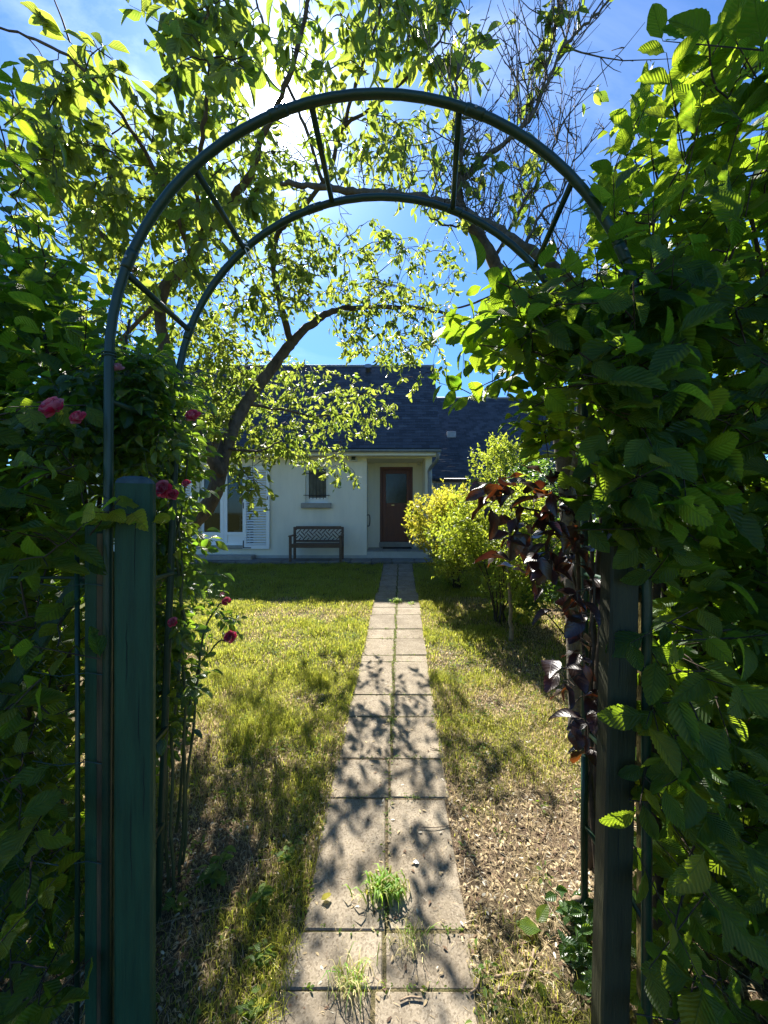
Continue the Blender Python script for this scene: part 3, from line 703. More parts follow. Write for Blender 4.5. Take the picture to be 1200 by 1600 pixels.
# ------------------------------------------------------------------ gate posts
def post(name_label, x0, x1, y0, y1, ztop, mat_, lean=0, rz=0, cap=.028):
    cx, cy = (x0+x1)/2, (y0+y1)/2; hx_, hy_ = (x1-x0)/2, (y1-y0)/2; g = .1*cy-.1
    t = thing('gate_post', name_label, 'post', (cx, cy, g+.1))
    mb = MB(); R = Matrix.Rotation(rz, 3, 'Z'); nz_ = 26; rr = random.Random(4)
    b = .008
    prof = [(-hx_, -hy_+b), (-hx_+b, -hy_), (hx_*.1, -hy_), (hx_-b, -hy_), (hx_, -hy_+b), (hx_, hy_-b), (hx_-b, hy_), (-hx_+b, hy_), (-hx_, hy_-b)]
    n = len(prof)
    for i in range(nz_+1):
        z = g+(ztop-g)*i/nz_
        for p in prof:
            q = R @ Vector((p[0]+rr.uniform(-.0007, .0007), p[1]+rr.uniform(-.0007, .0007), 0)); mb.v.append((cx+q.x+lean*(z-ztop), cy+q.y, z))
    for i in range(nz_):
        for k in range(n): mb.f.append((i*n+k, i*n+(k+1) % n, (i+1)*n+(k+1) % n, (i+1)*n+k)); mb.sm.append(False)
    mb.put('shaft', mat_, t)
    # weathered sloping cap in two tiers
    cp = MB(); rings = [(1.0, ztop+.0005), (.86, ztop+cap*.55), (.62, ztop+cap*.9), (.3, ztop+cap)]
    for s_, z in rings:
        for p in prof:
            q = R @ Vector((p[0]*s_, p[1]*s_, 0)); cp.v.append((cx+q.x, cy+q.y, z+rr.uniform(-.001, .001)))
    for i in range(3):
        for k in range(n): cp.f.append((i*n+k, i*n+(k+1) % n, (i+1)*n+(k+1) % n, (i+1)*n+k)); cp.sm.append(False)
    cp.f.append(tuple(3*n+k for k in range(n))); cp.sm.append(False)
    cp.put('cap', M['postcap'], t)
    # drying cracks in the face
    ck = MB()
    for (u, za, zb) in ((.1, ztop-.38, ztop-.02), (-.35, ztop-.75, ztop-.5), (.3, ztop-.98, ztop-.72), (-.1, ztop-1.5, ztop-1.1), (.55, ztop-1.25, ztop-1.0)):
        pts = [];
        for k in range(9):
            z = za+(zb-za)*k/8; pp = R @ Vector((hx_*u+rr.uniform(-.002, .002), -hy_-.0002, 0)); pts.append((cx+pp.x+lean*(z-ztop), cy+pp.y, z))
        ck.tube(pts, [.0002, .0007, .0011, .0012, .0011, .0012, .001, .0007, .0002], 4)
    ck.put('crack', M['crack'], t)
    return t
M['postcap'] = simple('weathered_cap', (.045, .085, .10), (.02, .04, .05), .7, 20, .7, 60)
M['crack'] = simple('crack_dark', (.006, .012, .010), (.004, .008, .007), .9, 20, 0)
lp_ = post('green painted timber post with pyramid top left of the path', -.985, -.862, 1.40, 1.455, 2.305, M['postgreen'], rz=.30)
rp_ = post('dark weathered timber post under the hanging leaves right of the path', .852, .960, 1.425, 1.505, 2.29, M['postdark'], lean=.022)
hg = MB().obox((.92, 1.40, 2.215), (.085, .012, .022), Matrix.Identity(3), .004).put('crosspiece', M['postdark'], rp_)
# fence uprights beside the posts
up_ = thing('fence_upright', 'narrow green upright with brown lath left of the green post', 'fence post', (-1.1, 1.45, .15))
MB().box((-1.125, 1.44, .1), (-1.075, 1.47, 2.15), bev=.004).put('stile', M['postgreen'], up_)
MB().box((-1.072, 1.43, .1), (-1.045, 1.475, 2.12), bev=.003).put('lath', M['oldwood'], up_)
MB().box((-1.030, 1.445, .1), (-1.012, 1.475, 2.05), bev=.002).put('edge_strip', M['lichen'], up_)
MB().tube([(-1.145, 1.43, .1), (-1.14, 1.43, 1.1), (-1.143, 1.43, 2.05)], .008, 8).put('rod', M['archmetal'], up_)
for z in (1.93, 1.6, 1.27, .9):
    MB().tube([(-1.3, 1.42, z+.01), (-1.2, 1.42, z-.008), (-1.1, 1.425, z+.004), (-1.035, 1.42, z-.003)], .0022, 5).put('tie_wire', M['wire'], up_)
ur = thing('fence_upright', 'lichen stained upright right of the dark post', 'fence post', (1.0, 1.48, .15))
MB().box((.978, 1.46, .1), (.984+.010, 1.49, 2.1), bev=.002).put('edge_strip', M['lichen'], ur)
MB().box((.997, 1.47, .1), (1.03, 1.50, 2.15), bev=.003).put('stile', M['oldwood'], ur)
cl_f = thing('chain_link_fence', 'green chain link fence with diagonal brace in the left hedge', 'fence', (-1.8, 1.5, .1))
mb = MB(); pit = .075
def zz(x0, x1, z0, z1, y):
    nc = int((x1-x0)/pit)
    for i in range(nc):
        for ph in (0, 1):
            x = x0+i*pit; pts = []; k = 0; z = z0
            while z < z1:
                pts.append((x+(pit*.5 if (k+ph) % 2 else 0)+ (0 if ph == 0 else 0), y+(.003 if k % 2 else -.003), z)); z += pit*.5; k += 1
            mb.tube(pts, .0014, 3, cap=False)
zz(-2.9, -1.15, .15, 1.95, 1.46)
mb.put('wire_mesh', M['wire'], cl_f, kind='stuff')
a, b = at(128, 905, 1.50), at(-60, 1180, 1.50)
dv = (b-a); MB().obox((a+b)/2, (dv.length/2, .014, .028), Matrix.Rotation(-math.atan2(dv.z, dv.x), 3, 'Y'), .004).put('brace', M['postgreen'], cl_f)
MB().tube([(-2.9, 1.46, 1.96), (-1.14, 1.46, 1.95)], .006, 6).put('top_wire', M['wire'], cl_f)

# ------------------------------------------------------------------ leaf templates
def leaf_tpl(n=10, wid=.36, peak=.42, fold=.22, droop=.25, pleat=.015, serr=.06, tipp=1.0, twist=0.0, stalk=.08, wave=0.0):
    """verts (x along the leaf, y across, z off the blade), quads/tris and uv"""
    v = []; uv = []; f = []
    ts = np.linspace(0, 1, n+1)
    def W(t):
        a = math.log(.5)/math.log(peak)
        return wid*max(0, math.sin(math.pi*(t**a)))**.85*(1-.25*t**3*tipp)
    for i, t in enumerate(ts):
        ww = W(t)*(1-(serr if i % 2 else 0)) if 0 < i < n else (0.004)
        te = min(t+.06*(0 < i < n), .985) if 0 < i < n else t
        z0 = -droop*t*t
        p = pleat*(1 if i % 2 else -1)*(0 < i < n)
        tw = twist*t
        zw = wave*math.sin(t*9)*ww
        for s in (-1, 0, 1):
            y = s*ww*math.cos(fold*1.2); z = z0+abs(s)*ww*math.sin(fold*1.5)+abs(s)*p+s*zw
            y2 = y*math.cos(tw)-z*0; z2 = z+y*math.sin(tw)
            v.append((te if s else t, y2, z2)); uv.append((t, .5+.5*s*(ww/wid)))
    for i in range(n):
        a = i*3
        f.append((a, a+1, a+4, a+3)); f.append((a+1, a+2, a+5, a+4))
    v = np.array(v)
    if stalk:
        v[:, 0] += stalk
        k = len(v); v = np.vstack([v, [[0, -.008, .01], [0, .008, .01], [stalk+.03, .010, 0], [stalk+.03, -.010, 0]]])
        uv += [(0, .5)]*4; f.append((k, k+1, k+2, k+3))
    return v, np.array(f), np.array(uv)
def leaf_mesh(name, tpl, rnd, mat_):
    v, f, uv = tpl; me = np_mesh(name, v, f)
    u = me.uv_layers.new(name='UVMap'); u.data.foreach_set('uv', uv[f.ravel()].astype(np.float32).ravel())
    a = me.attributes.new('rnd', 'FLOAT', 'POINT'); a.data.foreach_set('value', np.full(len(v), rnd, np.float32))
    me.polygons.foreach_set('use_smooth', [True]*len(f)); me.materials.append(mat_); return me
def norm(a): return a/np.maximum(np.linalg.norm(a, axis=-1, keepdims=True), 1e-9)
def frames(d, n):
    d = norm(d); s = norm(np.cross(n, d)); n = np.cross(d, s); return d, s, n
def foliage(parent, partname, pos, d, n, size, rnd, hi, lo, mat_, nind=300, bulkname=None, minpx=9):
    """near, visible leaves become parts of their own; the rest is one joined part"""
    d, s, n = frames(d, n)
    Y = np.maximum(pos[:, 1], .3); px = 600+F*pos[:, 0]/Y; py = 800-F*(pos[:, 2]-CAM_Z)/Y; sz = size*F/Y
    infr = (px > -20) & (px < 1220) & (py > -20) & (py < 1620) & (sz > minpx)
    pick = np.zeros(len(pos), bool)
    if nind:
        order = np.argsort(Y); seen = {}; cand = []
        cx_ = (px/26).astype(int); cy_ = (py/26).astype(int)
        for i in order:
            if not infr[i]: continue
            k = (cx_[i], cy_[i]); c = seen.get(k, 0)
            if c < 2: seen[k] = c+1; cand.append(i)
        cand.sort(key=lambda i: -sz[i]); pick[cand[:nind]] = True
    his = [[leaf_mesh(partname, t_, r_, mat_) for r_ in (.05, .22, .4, .6, .8, .97)] for t_ in hi]
    ploc = Vector((0, 0, 0)); q = parent
    while q is not None: ploc += q.location; q = q.parent
    for i in np.nonzero(pick)[0]:
        me = his[i % len(his)][min(5, int(rnd[i]*6))]
        o = bpy.data.objects.new(partname, me); C.objects.link(o); o.parent = parent
        k = size[i]
        o.matrix_basis = Matrix(((d[i,0]*k, s[i,0]*k, n[i,0]*k, pos[i,0]-ploc.x), (d[i,1]*k, s[i,1]*k, n[i,1]*k, pos[i,1]-ploc.y), (d[i,2]*k, s[i,2]*k, n[i,2]*k, pos[i,2]-ploc.z), (0, 0, 0, 1)))
    rest = ~pick
    if rest.any():
        VV = []; FF = []; UU = []; RR = []; off = 0
        idx = np.nonzero(rest)[0]
        for ti, t_ in enumerate(lo):
            ii = idx[idx % len(lo) == ti]
            if len(ii) == 0: continue
            v, f, uv = t_; k = size[ii][:, None, None]
            P_ = pos[ii][:, None, :]+k*(v[None, :, 0:1]*d[ii][:, None, :]+v[None, :, 1:2]*s[ii][:, None, :]+v[None, :, 2:3]*n[ii][:, None, :])
            VV.append(P_.reshape(-1, 3)); FF.append((f[None]+np.arange(len(ii))[:, None, None]*len(v)+off).reshape(-1, 4)); off += len(ii)*len(v)
            UU.append(np.tile(uv[f.ravel()], (len(ii), 1))); RR.append(np.repeat(rnd[ii], len(v)))
        me = np_mesh(bulkname or 'foliage', np.vstack(VV), np.vstack(FF))
        u = me.uv_layers.new(name='UVMap'); u.data.foreach_set('uv', np.vstack(UU).astype(np.float32).ravel())
        a = me.attributes.new('rnd', 'FLOAT', 'POINT'); a.data.foreach_set('value', np.concatenate(RR).astype(np.float32))
        me.polygons.foreach_set('use_smooth', np.ones(len(me.polygons), bool)); me.materials.append(mat_)
        link(bulkname or 'foliage', me, parent, kind='stuff')

T_horn_hi = [leaf_tpl(22, .32, .47, .15, .18, .012, .09), leaf_tpl(22, .30, .46, .28, .32, .012, .09, twist=.35), leaf_tpl(22, .34, .45, .08, .10, .011, .08, wave=.12), leaf_tpl(22, .29, .46, .35, .45, .013, .10, twist=-.4), leaf_tpl(22, .31, .48, .22, -.15, .012, .09, wave=.2)]
def bitten(tp, i0, i1, side, k):
    v, f, uv = tp; v = v.copy()
    for i in range(i0, i1): v[i*3+1+side, 1] *= k*(1.25 if i in (i0, i1-1) else 1); v[i*3+1+side, 2] *= k
    return v, f, uv
T_horn_hi += [bitten(T_horn_hi[0], 9, 13, 1, .35), bitten(T_horn_hi[1], 13, 16, -1, .3), bitten(bitten(T_horn_hi[2], 5, 8, -1, .5), 14, 18, 1, .4)]
T_horn_lo = [leaf_tpl(8, .32, .46, .15, .18, .014, .08), leaf_tpl(8, .30, .46, .32, .34, .014, .08, twist=.3), leaf_tpl(6, .35, .43, .08, .10, .01, .05, twist=-.3)]
T_ch_hi = [leaf_tpl(9, .26, .46, .3, .25, 0, .04), leaf_tpl(9, .25, .44, .5, .4, 0, .04, twist=.5), leaf_tpl(9, .28, .46, .15, .15, 0, .04, wave=.2)]
T_ch_lo = [leaf_tpl(4, .26, .46, .3, .22, 0, 0, stalk=.12), leaf_tpl(4, .25, .44, .5, .35, 0, 0, twist=.5, stalk=.12)]
T_rose_hi = [leaf_tpl(9, .30, .48, .2, .2, 0, .06), leaf_tpl(9, .28, .48, .4, .35, 0, .06, twist=.3)]
T_rose_lo = [leaf_tpl(4, .30, .48, .2, .2, 0, 0), leaf_tpl(4, .28, .48, .4, .35, 0, 0)]
T_pur = [leaf_tpl(12, .33, .46, .25, .25, 0, .04, wave=.15), leaf_tpl(12, .30, .46, .4, .5, 0, .04, twist=.4), leaf_tpl(12, .35, .46, .1, .15, 0, .03, wave=.25)]
T_sm = [leaf_tpl(3, .26, .45, .2, .2, 0, 0, stalk=0), leaf_tpl(3, .24, .45, .4, .35, 0, 0, stalk=0)]

def in_poly(px, py, poly):
    c = np.zeros(len(px), bool); j = len(poly)-1
    for i in range(len(poly)):
        xi, yi = poly[i]; xj, yj = poly[j]
        c ^= ((yi > py) != (yj > py)) & (px < (xj-xi)*(py-yi)/(yj-yi+1e-9)+xi); j = i
    return c
def sample_vol(poly, Y0, Y1, n, skew=1.0):
    xs = [p[0] for p in poly]; ys = [p[1] for p in poly]; out_ = np.zeros((0, 3))
    while len(out_) < n:
        m_ = n*3; Y = Y0+(Y1-Y0)*rng.random(m_)**skew
        px = rng.uniform(min(xs), max(xs), m_); py = rng.uniform(min(ys), max(ys), m_); k = in_poly(px, py, poly)
        p = np.stack([(px-600)/F*Y, Y, CAM_Z+(800-py)/F*Y], -1)[k]
        p = p[p[:, 2] > .1*p[:, 1]+.02]; out_ = np.vstack([out_, p])
    return out_[:n]
def sample_ell(cl, nd=1.0):
    out_ = []
    for (px, py, rx, ry, Y0, Y1, n) in cl:
        n = max(1, int(n*nd))
        for _ in range(n):
            a = random.random()*2*math.pi; r = random.random()**.5; Y = random.uniform(Y0, Y1)
            out_.append(tuple(at(px+rx*r*math.cos(a), py+ry*r*math.sin(a), Y)))
    return np.array(out_)

def twigs_to(targets, nodes, mb, rbase=.006, rtip=.002, sag=.10, maxd=1.5, n=3, short=.35, up=0.0):
    """join every target to the nearest wood already there, nearest first; returns twig direction at the target"""
    nodes = np.array(nodes, float); buf = np.zeros((len(nodes)+len(targets)*4, 3)); buf[:len(nodes)] = nodes; cnt = len(nodes)
    d0 = np.min(np.linalg.norm(targets[:, None, :]-nodes[None, ::max(1, len(nodes)//400)], axis=2), axis=1)
    dirs = np.zeros_like(targets)
    for i in np.argsort(d0):
        t = targets[i]; dd = np.linalg.norm(buf[:cnt]-t, axis=1); j = int(np.argmin(dd)); s = buf[j]; L = dd[j]
        if L > maxd: s = t-(t-s)/L*short; L = short
        mid_ = (s+t)/2+np.array([random.uniform(-.06, .06)*L, random.uniform(-.06, .06)*L, sag*L+random.uniform(-.04, .04)*L])
        pts = [s, s*.5+mid_*.5+rng.normal(0, .02*L, 3), mid_, mid_*.5+t*.5+rng.normal(0, .02*L, 3), t]
        r0 = rtip+(rbase-rtip)*min(1, L/1.0)
        mb.tube(pts, [r0, r0*.85+rtip*.15, (r0+rtip)/2, rtip*1.2, rtip], n, cap=False)
        for p in pts[1:]:
            buf[cnt] = p; cnt += 1
            if cnt >= len(buf)-1: break
        dirs[i] = (t-mid_)/max(np.linalg.norm(t-mid_), 1e-6)
        if cnt >= len(buf)-6: buf = np.vstack([buf, np.zeros((len(targets), 3))])
    return dirs

def limb(mb, pts, r0, r1, n=8, sub=6, wob=.01):
    P = cr_spline(pts, sub); m_ = len(P)
    P = [p+Vector((random.uniform(-1, 1), random.uniform(-1, 1), random.uniform(-1, 1)))*wob*(0 if i in (0, m_-1) else 1) for i, p in enumerate(P)]
    mb.tube(P, [r0+(r1-r0)*(i/(m_-1))**.8*1.0+random.uniform(-.04, .06)*r0 for i in range(m_)], n); return [tuple(p) for p in P]

# ------------------------------------------------------------------ cherry tree
cherry = thing('cherry_tree', 'leaning cherry tree spreading drooping leafy branches over the lawn left of the path', 'tree', (at(228, 1033, 4.5).x, 4.5, .45))
def A(*l): return [at(*p) for p in l]
tr = MB(); nodes = []
nodes += limb(tr, A((225, 1042, 4.5), (240, 940, 4.5), (280, 845, 4.5), (330, 782, 4.5), (352, 700, 4.55), (385, 630, 4.7), (425, 575, 4.8), (456, 535, 4.85)), .115, .058, 12, 6, .006)
tr.put('trunk', M['bark'], cherry)
br = MB()
L1 = limb(br, A((456, 535, 4.85), (485, 508, 4.9), (520, 487, 5.0), (560, 481, 5.0), (640, 480, 5.1), (705, 491, 5.2)), .060, .018, 8)
L2 = limb(br, A((455, 538, 4.85), (440, 480, 4.7), (430, 437, 4.6), (427, 383, 4.4), (450, 345, 4.2), (505, 285, 4.0), (535, 200, 3.8), (560, 120, 3.6), (585, 50, 3.4), (605, -40, 3.3)), .045, .010, 7)
L3 = limb(br, A((345, 745, 4.5), (300, 650, 4.2), (262, 560, 3.9), (252, 465, 3.7), (300, 405, 3.6), (318, 365, 3.6), (360, 315, 3.6), (395, 265, 3.5), (408, 215, 3.4), (440, 150, 3.3), (470, 60, 3.2), (490, -40, 3.1)), .075, .012, 8)
L4 = limb(br, A((318, 365, 3.6), (308, 300, 3.2), (318, 200, 2.9), (327, 120, 2.8), (325, 40, 2.7), (318, -60, 2.6)), .022, .010, 6)
L5 = limb(br, A((252, 465, 3.7), (190, 400, 3.5), (120, 330, 3.4), (60, 290, 3.3), (-20, 270, 3.3)), .035, .008, 6)
L6 = limb(br, A((300, 405, 3.6), (260, 300, 3.2), (190, 180, 2.9), (120, 100, 2.7), (40, 55, 2.6), (-40, 40, 2.5)), .022, .005, 6)
L7 = limb(br, A((352, 700, 4.55), (310, 690, 4.7), (270, 700, 5.0), (220, 690, 5.3)), .04, .012, 6)
L8 = limb(br, A((385, 630, 4.7), (440, 640, 5.2), (500, 650, 5.8), (560, 640, 6.4), (600, 610, 7.0)), .025, .006, 6)
L9 = limb(br, A((352, 700, 4.55), (400, 705, 4.3), (440, 690, 4.2)), .02, .006, 6)
L10 = limb(br, A((300, 405, 3.6), (200, 520, 4.2), (120, 560, 4.6), (30, 540, 4.8)), .03, .008, 6)
L11 = limb(br, A((505, 285, 4.0), (470, 180, 3.9), (430, 90, 3.8), (400, 0, 3.7), (390, -60, 3.7)), .02, .006, 6)
L12 = limb(br, A((535, 200, 3.8), (590, 160, 3.6), (650, 110, 3.4), (700, 40, 3.3), (720, -40, 3.2)), .018, .006, 6)
for l in (L1, L2, L3, L4, L5, L6, L7, L8, L9, L10, L11, L12): nodes += l
br.put('branches', M['bark'], cherry)
clus = [(330, 60, 80, 70, 2.3, 3.1, 22), (430, 40, 60, 50, 3, 4, 9), (520, 60, 110, 75, 3, 4.4, 30), (600, 30, 70, 50, 3, 4, 26), (690, 60, 60, 60, 3, 3.8, 20), (200, 250, 110, 90, 2.8, 4.4, 55),
        (330, 240, 110, 100, 2.8, 4.8, 70), (90, 360, 110, 80, 3.0, 5, 56), (250, 370, 120, 80, 3.0, 5, 85), (400, 400, 100, 100, 3.8, 5.6, 105), (540, 420, 110, 80, 4, 5.8, 80),
        (600, 500, 80, 60, 4.5, 5.8, 70), (520, 210, 130, 60, 3.3, 4.6, 48), (450, 620, 120, 60, 5.0, 7.2, 125), (330, 600, 70, 90, 4.3, 5.6, 120), (575, 630, 45, 30, 6.0, 7.3, 26), (520, 660, 70, 30, 6.0, 7.4, 20),
        (505, 712, 45, 22, 5.8, 7.2, 18), (530, 735, 30, 12, 5.2, 5.6, 5), (392, 742, 30, 36, 4.1, 4.6, 12), (130, 110, 70, 50, 2.5, 3.2, 13), (60, 220, 70, 60, 2.5, 3.5, 22), (660, 540, 50, 60, 4.8, 5.8, 18),
        (685, 410, 35, 80, 4.6, 5.4, 20), (640, 250, 60, 80, 3.8, 4.6, 26), (120, 480, 130, 60, 4, 5.4, 60), (250, 480, 80, 70, 4, 5.4, 70), (240, 640, 70, 90, 4.6, 5.6, 70), (380, 510, 80, 50, 4.6, 6, 40),
        (420, 690, 40, 25, 4.6, 5.4, 24), (-80, 300, 90, 260, 3, 5, 22), (330, -90, 330, 60, 2.6, 4.4, 12), (440, 270, 50, 60, 3.6, 4.6, 22), (330, 690, 50, 50, 4.7, 5.4, 46), (30, 560, 90, 80, 4.2, 5.4, 50)]
tg = sample_ell(clus, 1.55)
_q = tg/np.linalg.norm(tg-np.array([0, 0, CAM_Z]), axis=1)[:, None]; _px = 600+F*tg[:, 0]/tg[:, 1]; _py = 800-F*(tg[:, 2]-CAM_Z)/tg[:, 1]
tg = tg[np.hypot(_px-450, _py-190) > 48*rng.random(len(tg))**.5+14]
tw = MB(); dr_ = twigs_to(tg, nodes, tw, .012, .0028, .12, 1.4, 4, .35)
tw.put('twigs', M['twig'], cherry, kind='stuff')
pos, dd, nn, ss, rr_ = [], [], [], [], []
sp = MB()
for i in range(len(tg)):
    t = tg[i]; d = dr_[i]*.6+np.array([0, 0, -.12])+rng.normal(0, .38, 3); d /= np.linalg.norm(d)
    L = random.uniform(.08, .24); k = random.randint(5, 9); pts = []
    base_r = random.random()
    for j in range(k):
        u = j/(k-1); p = t+d*L*u+np.array([0, 0, -.15*L*u*u]); pts.append(p)
        ld = np.array([random.gauss(0, .7), random.gauss(0, .7), -.6+random.gauss(0, .25)])+d*.35
        pos.append(p); dd.append(ld); nn.append(rng.normal(0, 1, 3)+np.array([0, -.3, .25])); ss.append(random.uniform(.055, .105)*(1.75 if t[1] < 3.15 else 1.35 if t[1] < 3.9 else 1.1)); rr_.append(min(1, max(0, base_r*.5+random.random()*.5)))
    sp.tube([pts[0], pts[len(pts)//2], pts[-1]], [.0028, .002, .0012], 3, cap=False)
sp.put('sprigs', M['stemgreen'], cherry, kind='stuff')
pos, dd, nn, ss, rr_ = map(np.array, (pos, dd, nn, ss, rr_))
foliage(cherry, 'leaf', pos, dd, nn, ss, rr_, T_ch_hi, T_ch_lo, M['cherry'], 300, 'crown')
# small unripe cherries hanging in bunches
ck = MB()
for i in rng.choice(len(tg), 260, replace=False):
    for _ in range(random.randint(2, 4)):
        s_ = tg[i]+rng.normal(0, .02, 3); e = s_+np.array([random.gauss(0, .03), random.gauss(0, .03), -random.uniform(.05, .09)])
        ck.tube([s_, e], .0012, 3, cap=False); ck.tube([e+np.array([0, 0, .008]), e+np.array([0, 0, .004]), e-np.array([0, 0, .004]), e-np.array([0, 0, .009])], [.003, .009, .009, .003], 5)
ck.put('cherries', M['cherryfruit'] if 'cherryfruit' in M else simple('unripe_cherry', (.14, .05, .02), (.08, .09, .02), .4, 8, 0), cherry, kind='stuff')

# ------------------------------------------------------------------ bare twiggy plum on the right
plum = thing('plum_tree', 'old plum tree with mostly bare upright twigs rising behind the right of the arch', 'tree', (at(905, 1140, 3.3).x, 3.3, .33))
pm = MB(); pn = []
pn += limb(pm, A((905, 1148, 3.3), (900, 1000, 3.2), (890, 800, 3.1), (868, 620, 2.95), (835, 505, 2.85), (800, 452, 2.8)), .085, .055, 9, 6, .006)
pm.put('trunk', M['plumbark'], plum)
pb = MB()
pl = [limb(pb, A((800, 452, 2.8), (772, 408, 2.75), (742, 362, 2.7), (715, 328, 2.65), (660, 312, 2.6), (600, 303, 2.6), (540, 298, 2.6), (490, 291, 2.6), (438, 286, 2.62)), .050, .014, 8),
      limb(pb, A((890, 800, 3.1), (915, 600, 2.6), (905, 470, 2.45), (860, 415, 2.4), (800, 372, 2.4), (752, 345, 2.45), (715, 328, 2.62)), .04, .022, 8),
      limb(pb, A((720, 330, 2.65), (716, 270, 2.6), (722, 215, 2.55), (712, 160, 2.5), (716, 100, 2.5)), .026, .008, 6),
      limb(pb, A((722, 285, 2.6), (752, 250, 2.6), (792, 222, 2.55), (826, 188, 2.5), (850, 140, 2.45), (880, 76, 2.4), (920, 35, 2.35), (958, -10, 2.3)), .020, .006, 6),
      limb(pb, A((792, 222, 2.55), (838, 165, 2.5), (858, 100, 2.45), (868, 30, 2.4), (872, -40, 2.35)), .012, .004, 5),
      limb(pb, A((772, 408, 2.75), (800, 350, 2.7), (835, 290, 2.6), (862, 240, 2.5), (880, 190, 2.4)), .014, .004, 5),
      limb(pb, A((820, 385, 2.4), (850, 330, 2.35), (880, 300, 2.3), (900, 230, 2.25)), .012, .003, 5),
      limb(pb, A((735, 352, 2.7), (700, 352, 2.6), (672, 340, 2.5), (662, 320, 2.5)), .008, .003, 5),
      limb(pb, A((800, 452, 2.8), (750, 470, 3.0), (700, 488, 3.2), (690, 500, 3.3)), .012, .004, 5)]
for l in pl: pn += l
pb.put('branches', M['plumbark'], plum)
pt = MB(); tips = []
src = [p for l in pl[:1] for p in l[10:40]] + [p for l in pl[1:7] for p in l[3:]]
for _ in range(210):
    s_ = Vector(random.choice(src)); L = random.uniform(.15, .7)*(.6 if s_.x < -.1 else 1)
    d = Vector((random.gauss(.12, .35), random.gauss(0, .25), 1.0 if random.random() < .88 else -.3)).normalized(); bend = Vector((random.gauss(0, .45), random.gauss(0, .3), .5))
    P = [s_+d*L*u+bend*L*u*u*.5 for u in (0, .2, .4, .6, .8, 1)]
    P = [p+Vector((random.uniform(-1, 1), random.uniform(-1, 1), 0))*.008 for p in P]; P[0] = s_
    r0 = .0025+.0045*L
    pt.tube(P, [r0, r0*.85, r0*.7, r0*.6, r0*.45, r0*.3], 4, cap=False); tips.append(P)
    for _ in range(random.choice((0, 1, 1, 2, 3))):    # side twigs, curving up
        k = random.randint(1, 3); q = P[k]; a_ = random.random()*6.283; dd_ = (d+Vector((math.cos(a_), math.sin(a_)*.6, .1))*.8).normalized(); L2_ = L*random.uniform(.25, .6)
        Q = [q+dd_*L2_*u+Vector((0, 0, .22*L2_*u*u))+Vector((random.uniform(-1, 1), random.uniform(-1, 1), 0))*.005*(u > 0) for u in (0, .3, .65, 1)]
        pt.tube(Q, [r0*.6, r0*.5, r0*.4, r0*.25], 4, cap=False); tips.append([Q[0], Q[1], Q[1], Q[2], Q[2], Q[3]])
    for _ in range(random.randint(3, 8)):        # short fruiting spurs
        k = random.randint(1, 4); q = P[k]; e = q+Vector((random.gauss(0, 1), random.gauss(0, 1), random.uniform(-.2, 1.3))).normalized()*random.uniform(.02, .10)
        pt.tube([q, (q+e)/2+Vector((0, 0, .004)), e], [r0*.55, r0*.45, r0*.5], 3, cap=True)
pt.put('twigs', M['plumbark'], plum, kind='stuff')
pos, dd, nn, ss, rr_ = [], [], [], [], []
for P in random.sample(tips, 75):
    for _ in range(random.randint(2, 6)):
        q = P[random.randint(1, 5)]; pos.append(tuple(q)); dd.append((random.gauss(0, .6), random.gauss(0, .6), -.6)); nn.append(rng.normal(0, 1, 3)+np.array([0, -.5, .3])); ss.append(random.uniform(.06, .12)); rr_.append(random.random())
foliage(plum, 'leaf', *map(np.array, (pos, dd, nn, ss, rr_)), T_ch_hi, T_ch_lo, M['cherry'], 120, 'leaves')

# ------------------------------------------------------------------ hedges
def shoots(targets, outward, nleaf, L0, L1, size0, size1, updir=.5, spread=.5, facing=.6, hang=.3, young=.0):
    pos, dd, nn, ss, rr_ = [], [], [], [], []; lines = []
    outward = np.array(outward, float)
    for t in targets:
        d = outward*random.uniform(.2, 1)+np.array([random.gauss(0, spread), random.gauss(0, spread), updir+random.gauss(0, spread*.6)]); d /= np.linalg.norm(d)
        L = random.uniform(L0, L1); k = random.randint(*nleaf); br_ = random.random(); side = norm(np.cross(d, np.array([random.gauss(0, .3), random.gauss(0, .3), 1.]))[None])[0]
        pts = []
        for j in range(k):
            u = (j+.3)/k; p = t+d*L*(u-.5)+np.array([0, 0, -.12*L*u*u]); pts.append(p); sg = 1 if j % 2 else -1
            ld = d*.55+side*sg*.85+np.array([0, 0, -hang])+rng.normal(0, .22, 3)
            nrm = np.array([0, 0, 1.])*(1-facing)+outward*facing+rng.normal(0, .33, 3)
            pos.append(p); dd.append(ld); nn.append(nrm); sz = random.uniform(size0, size1)*(1-.35*u*u*young)
            ss.append(sz); rr_.append(float(np.clip(br_*.45+random.random()*.4+.25*u*young, 0, 1)))
        lines.append((pts[0], pts[-1]))
    return [np.array(a) for a in (pos, dd, nn, ss, rr_)], lines

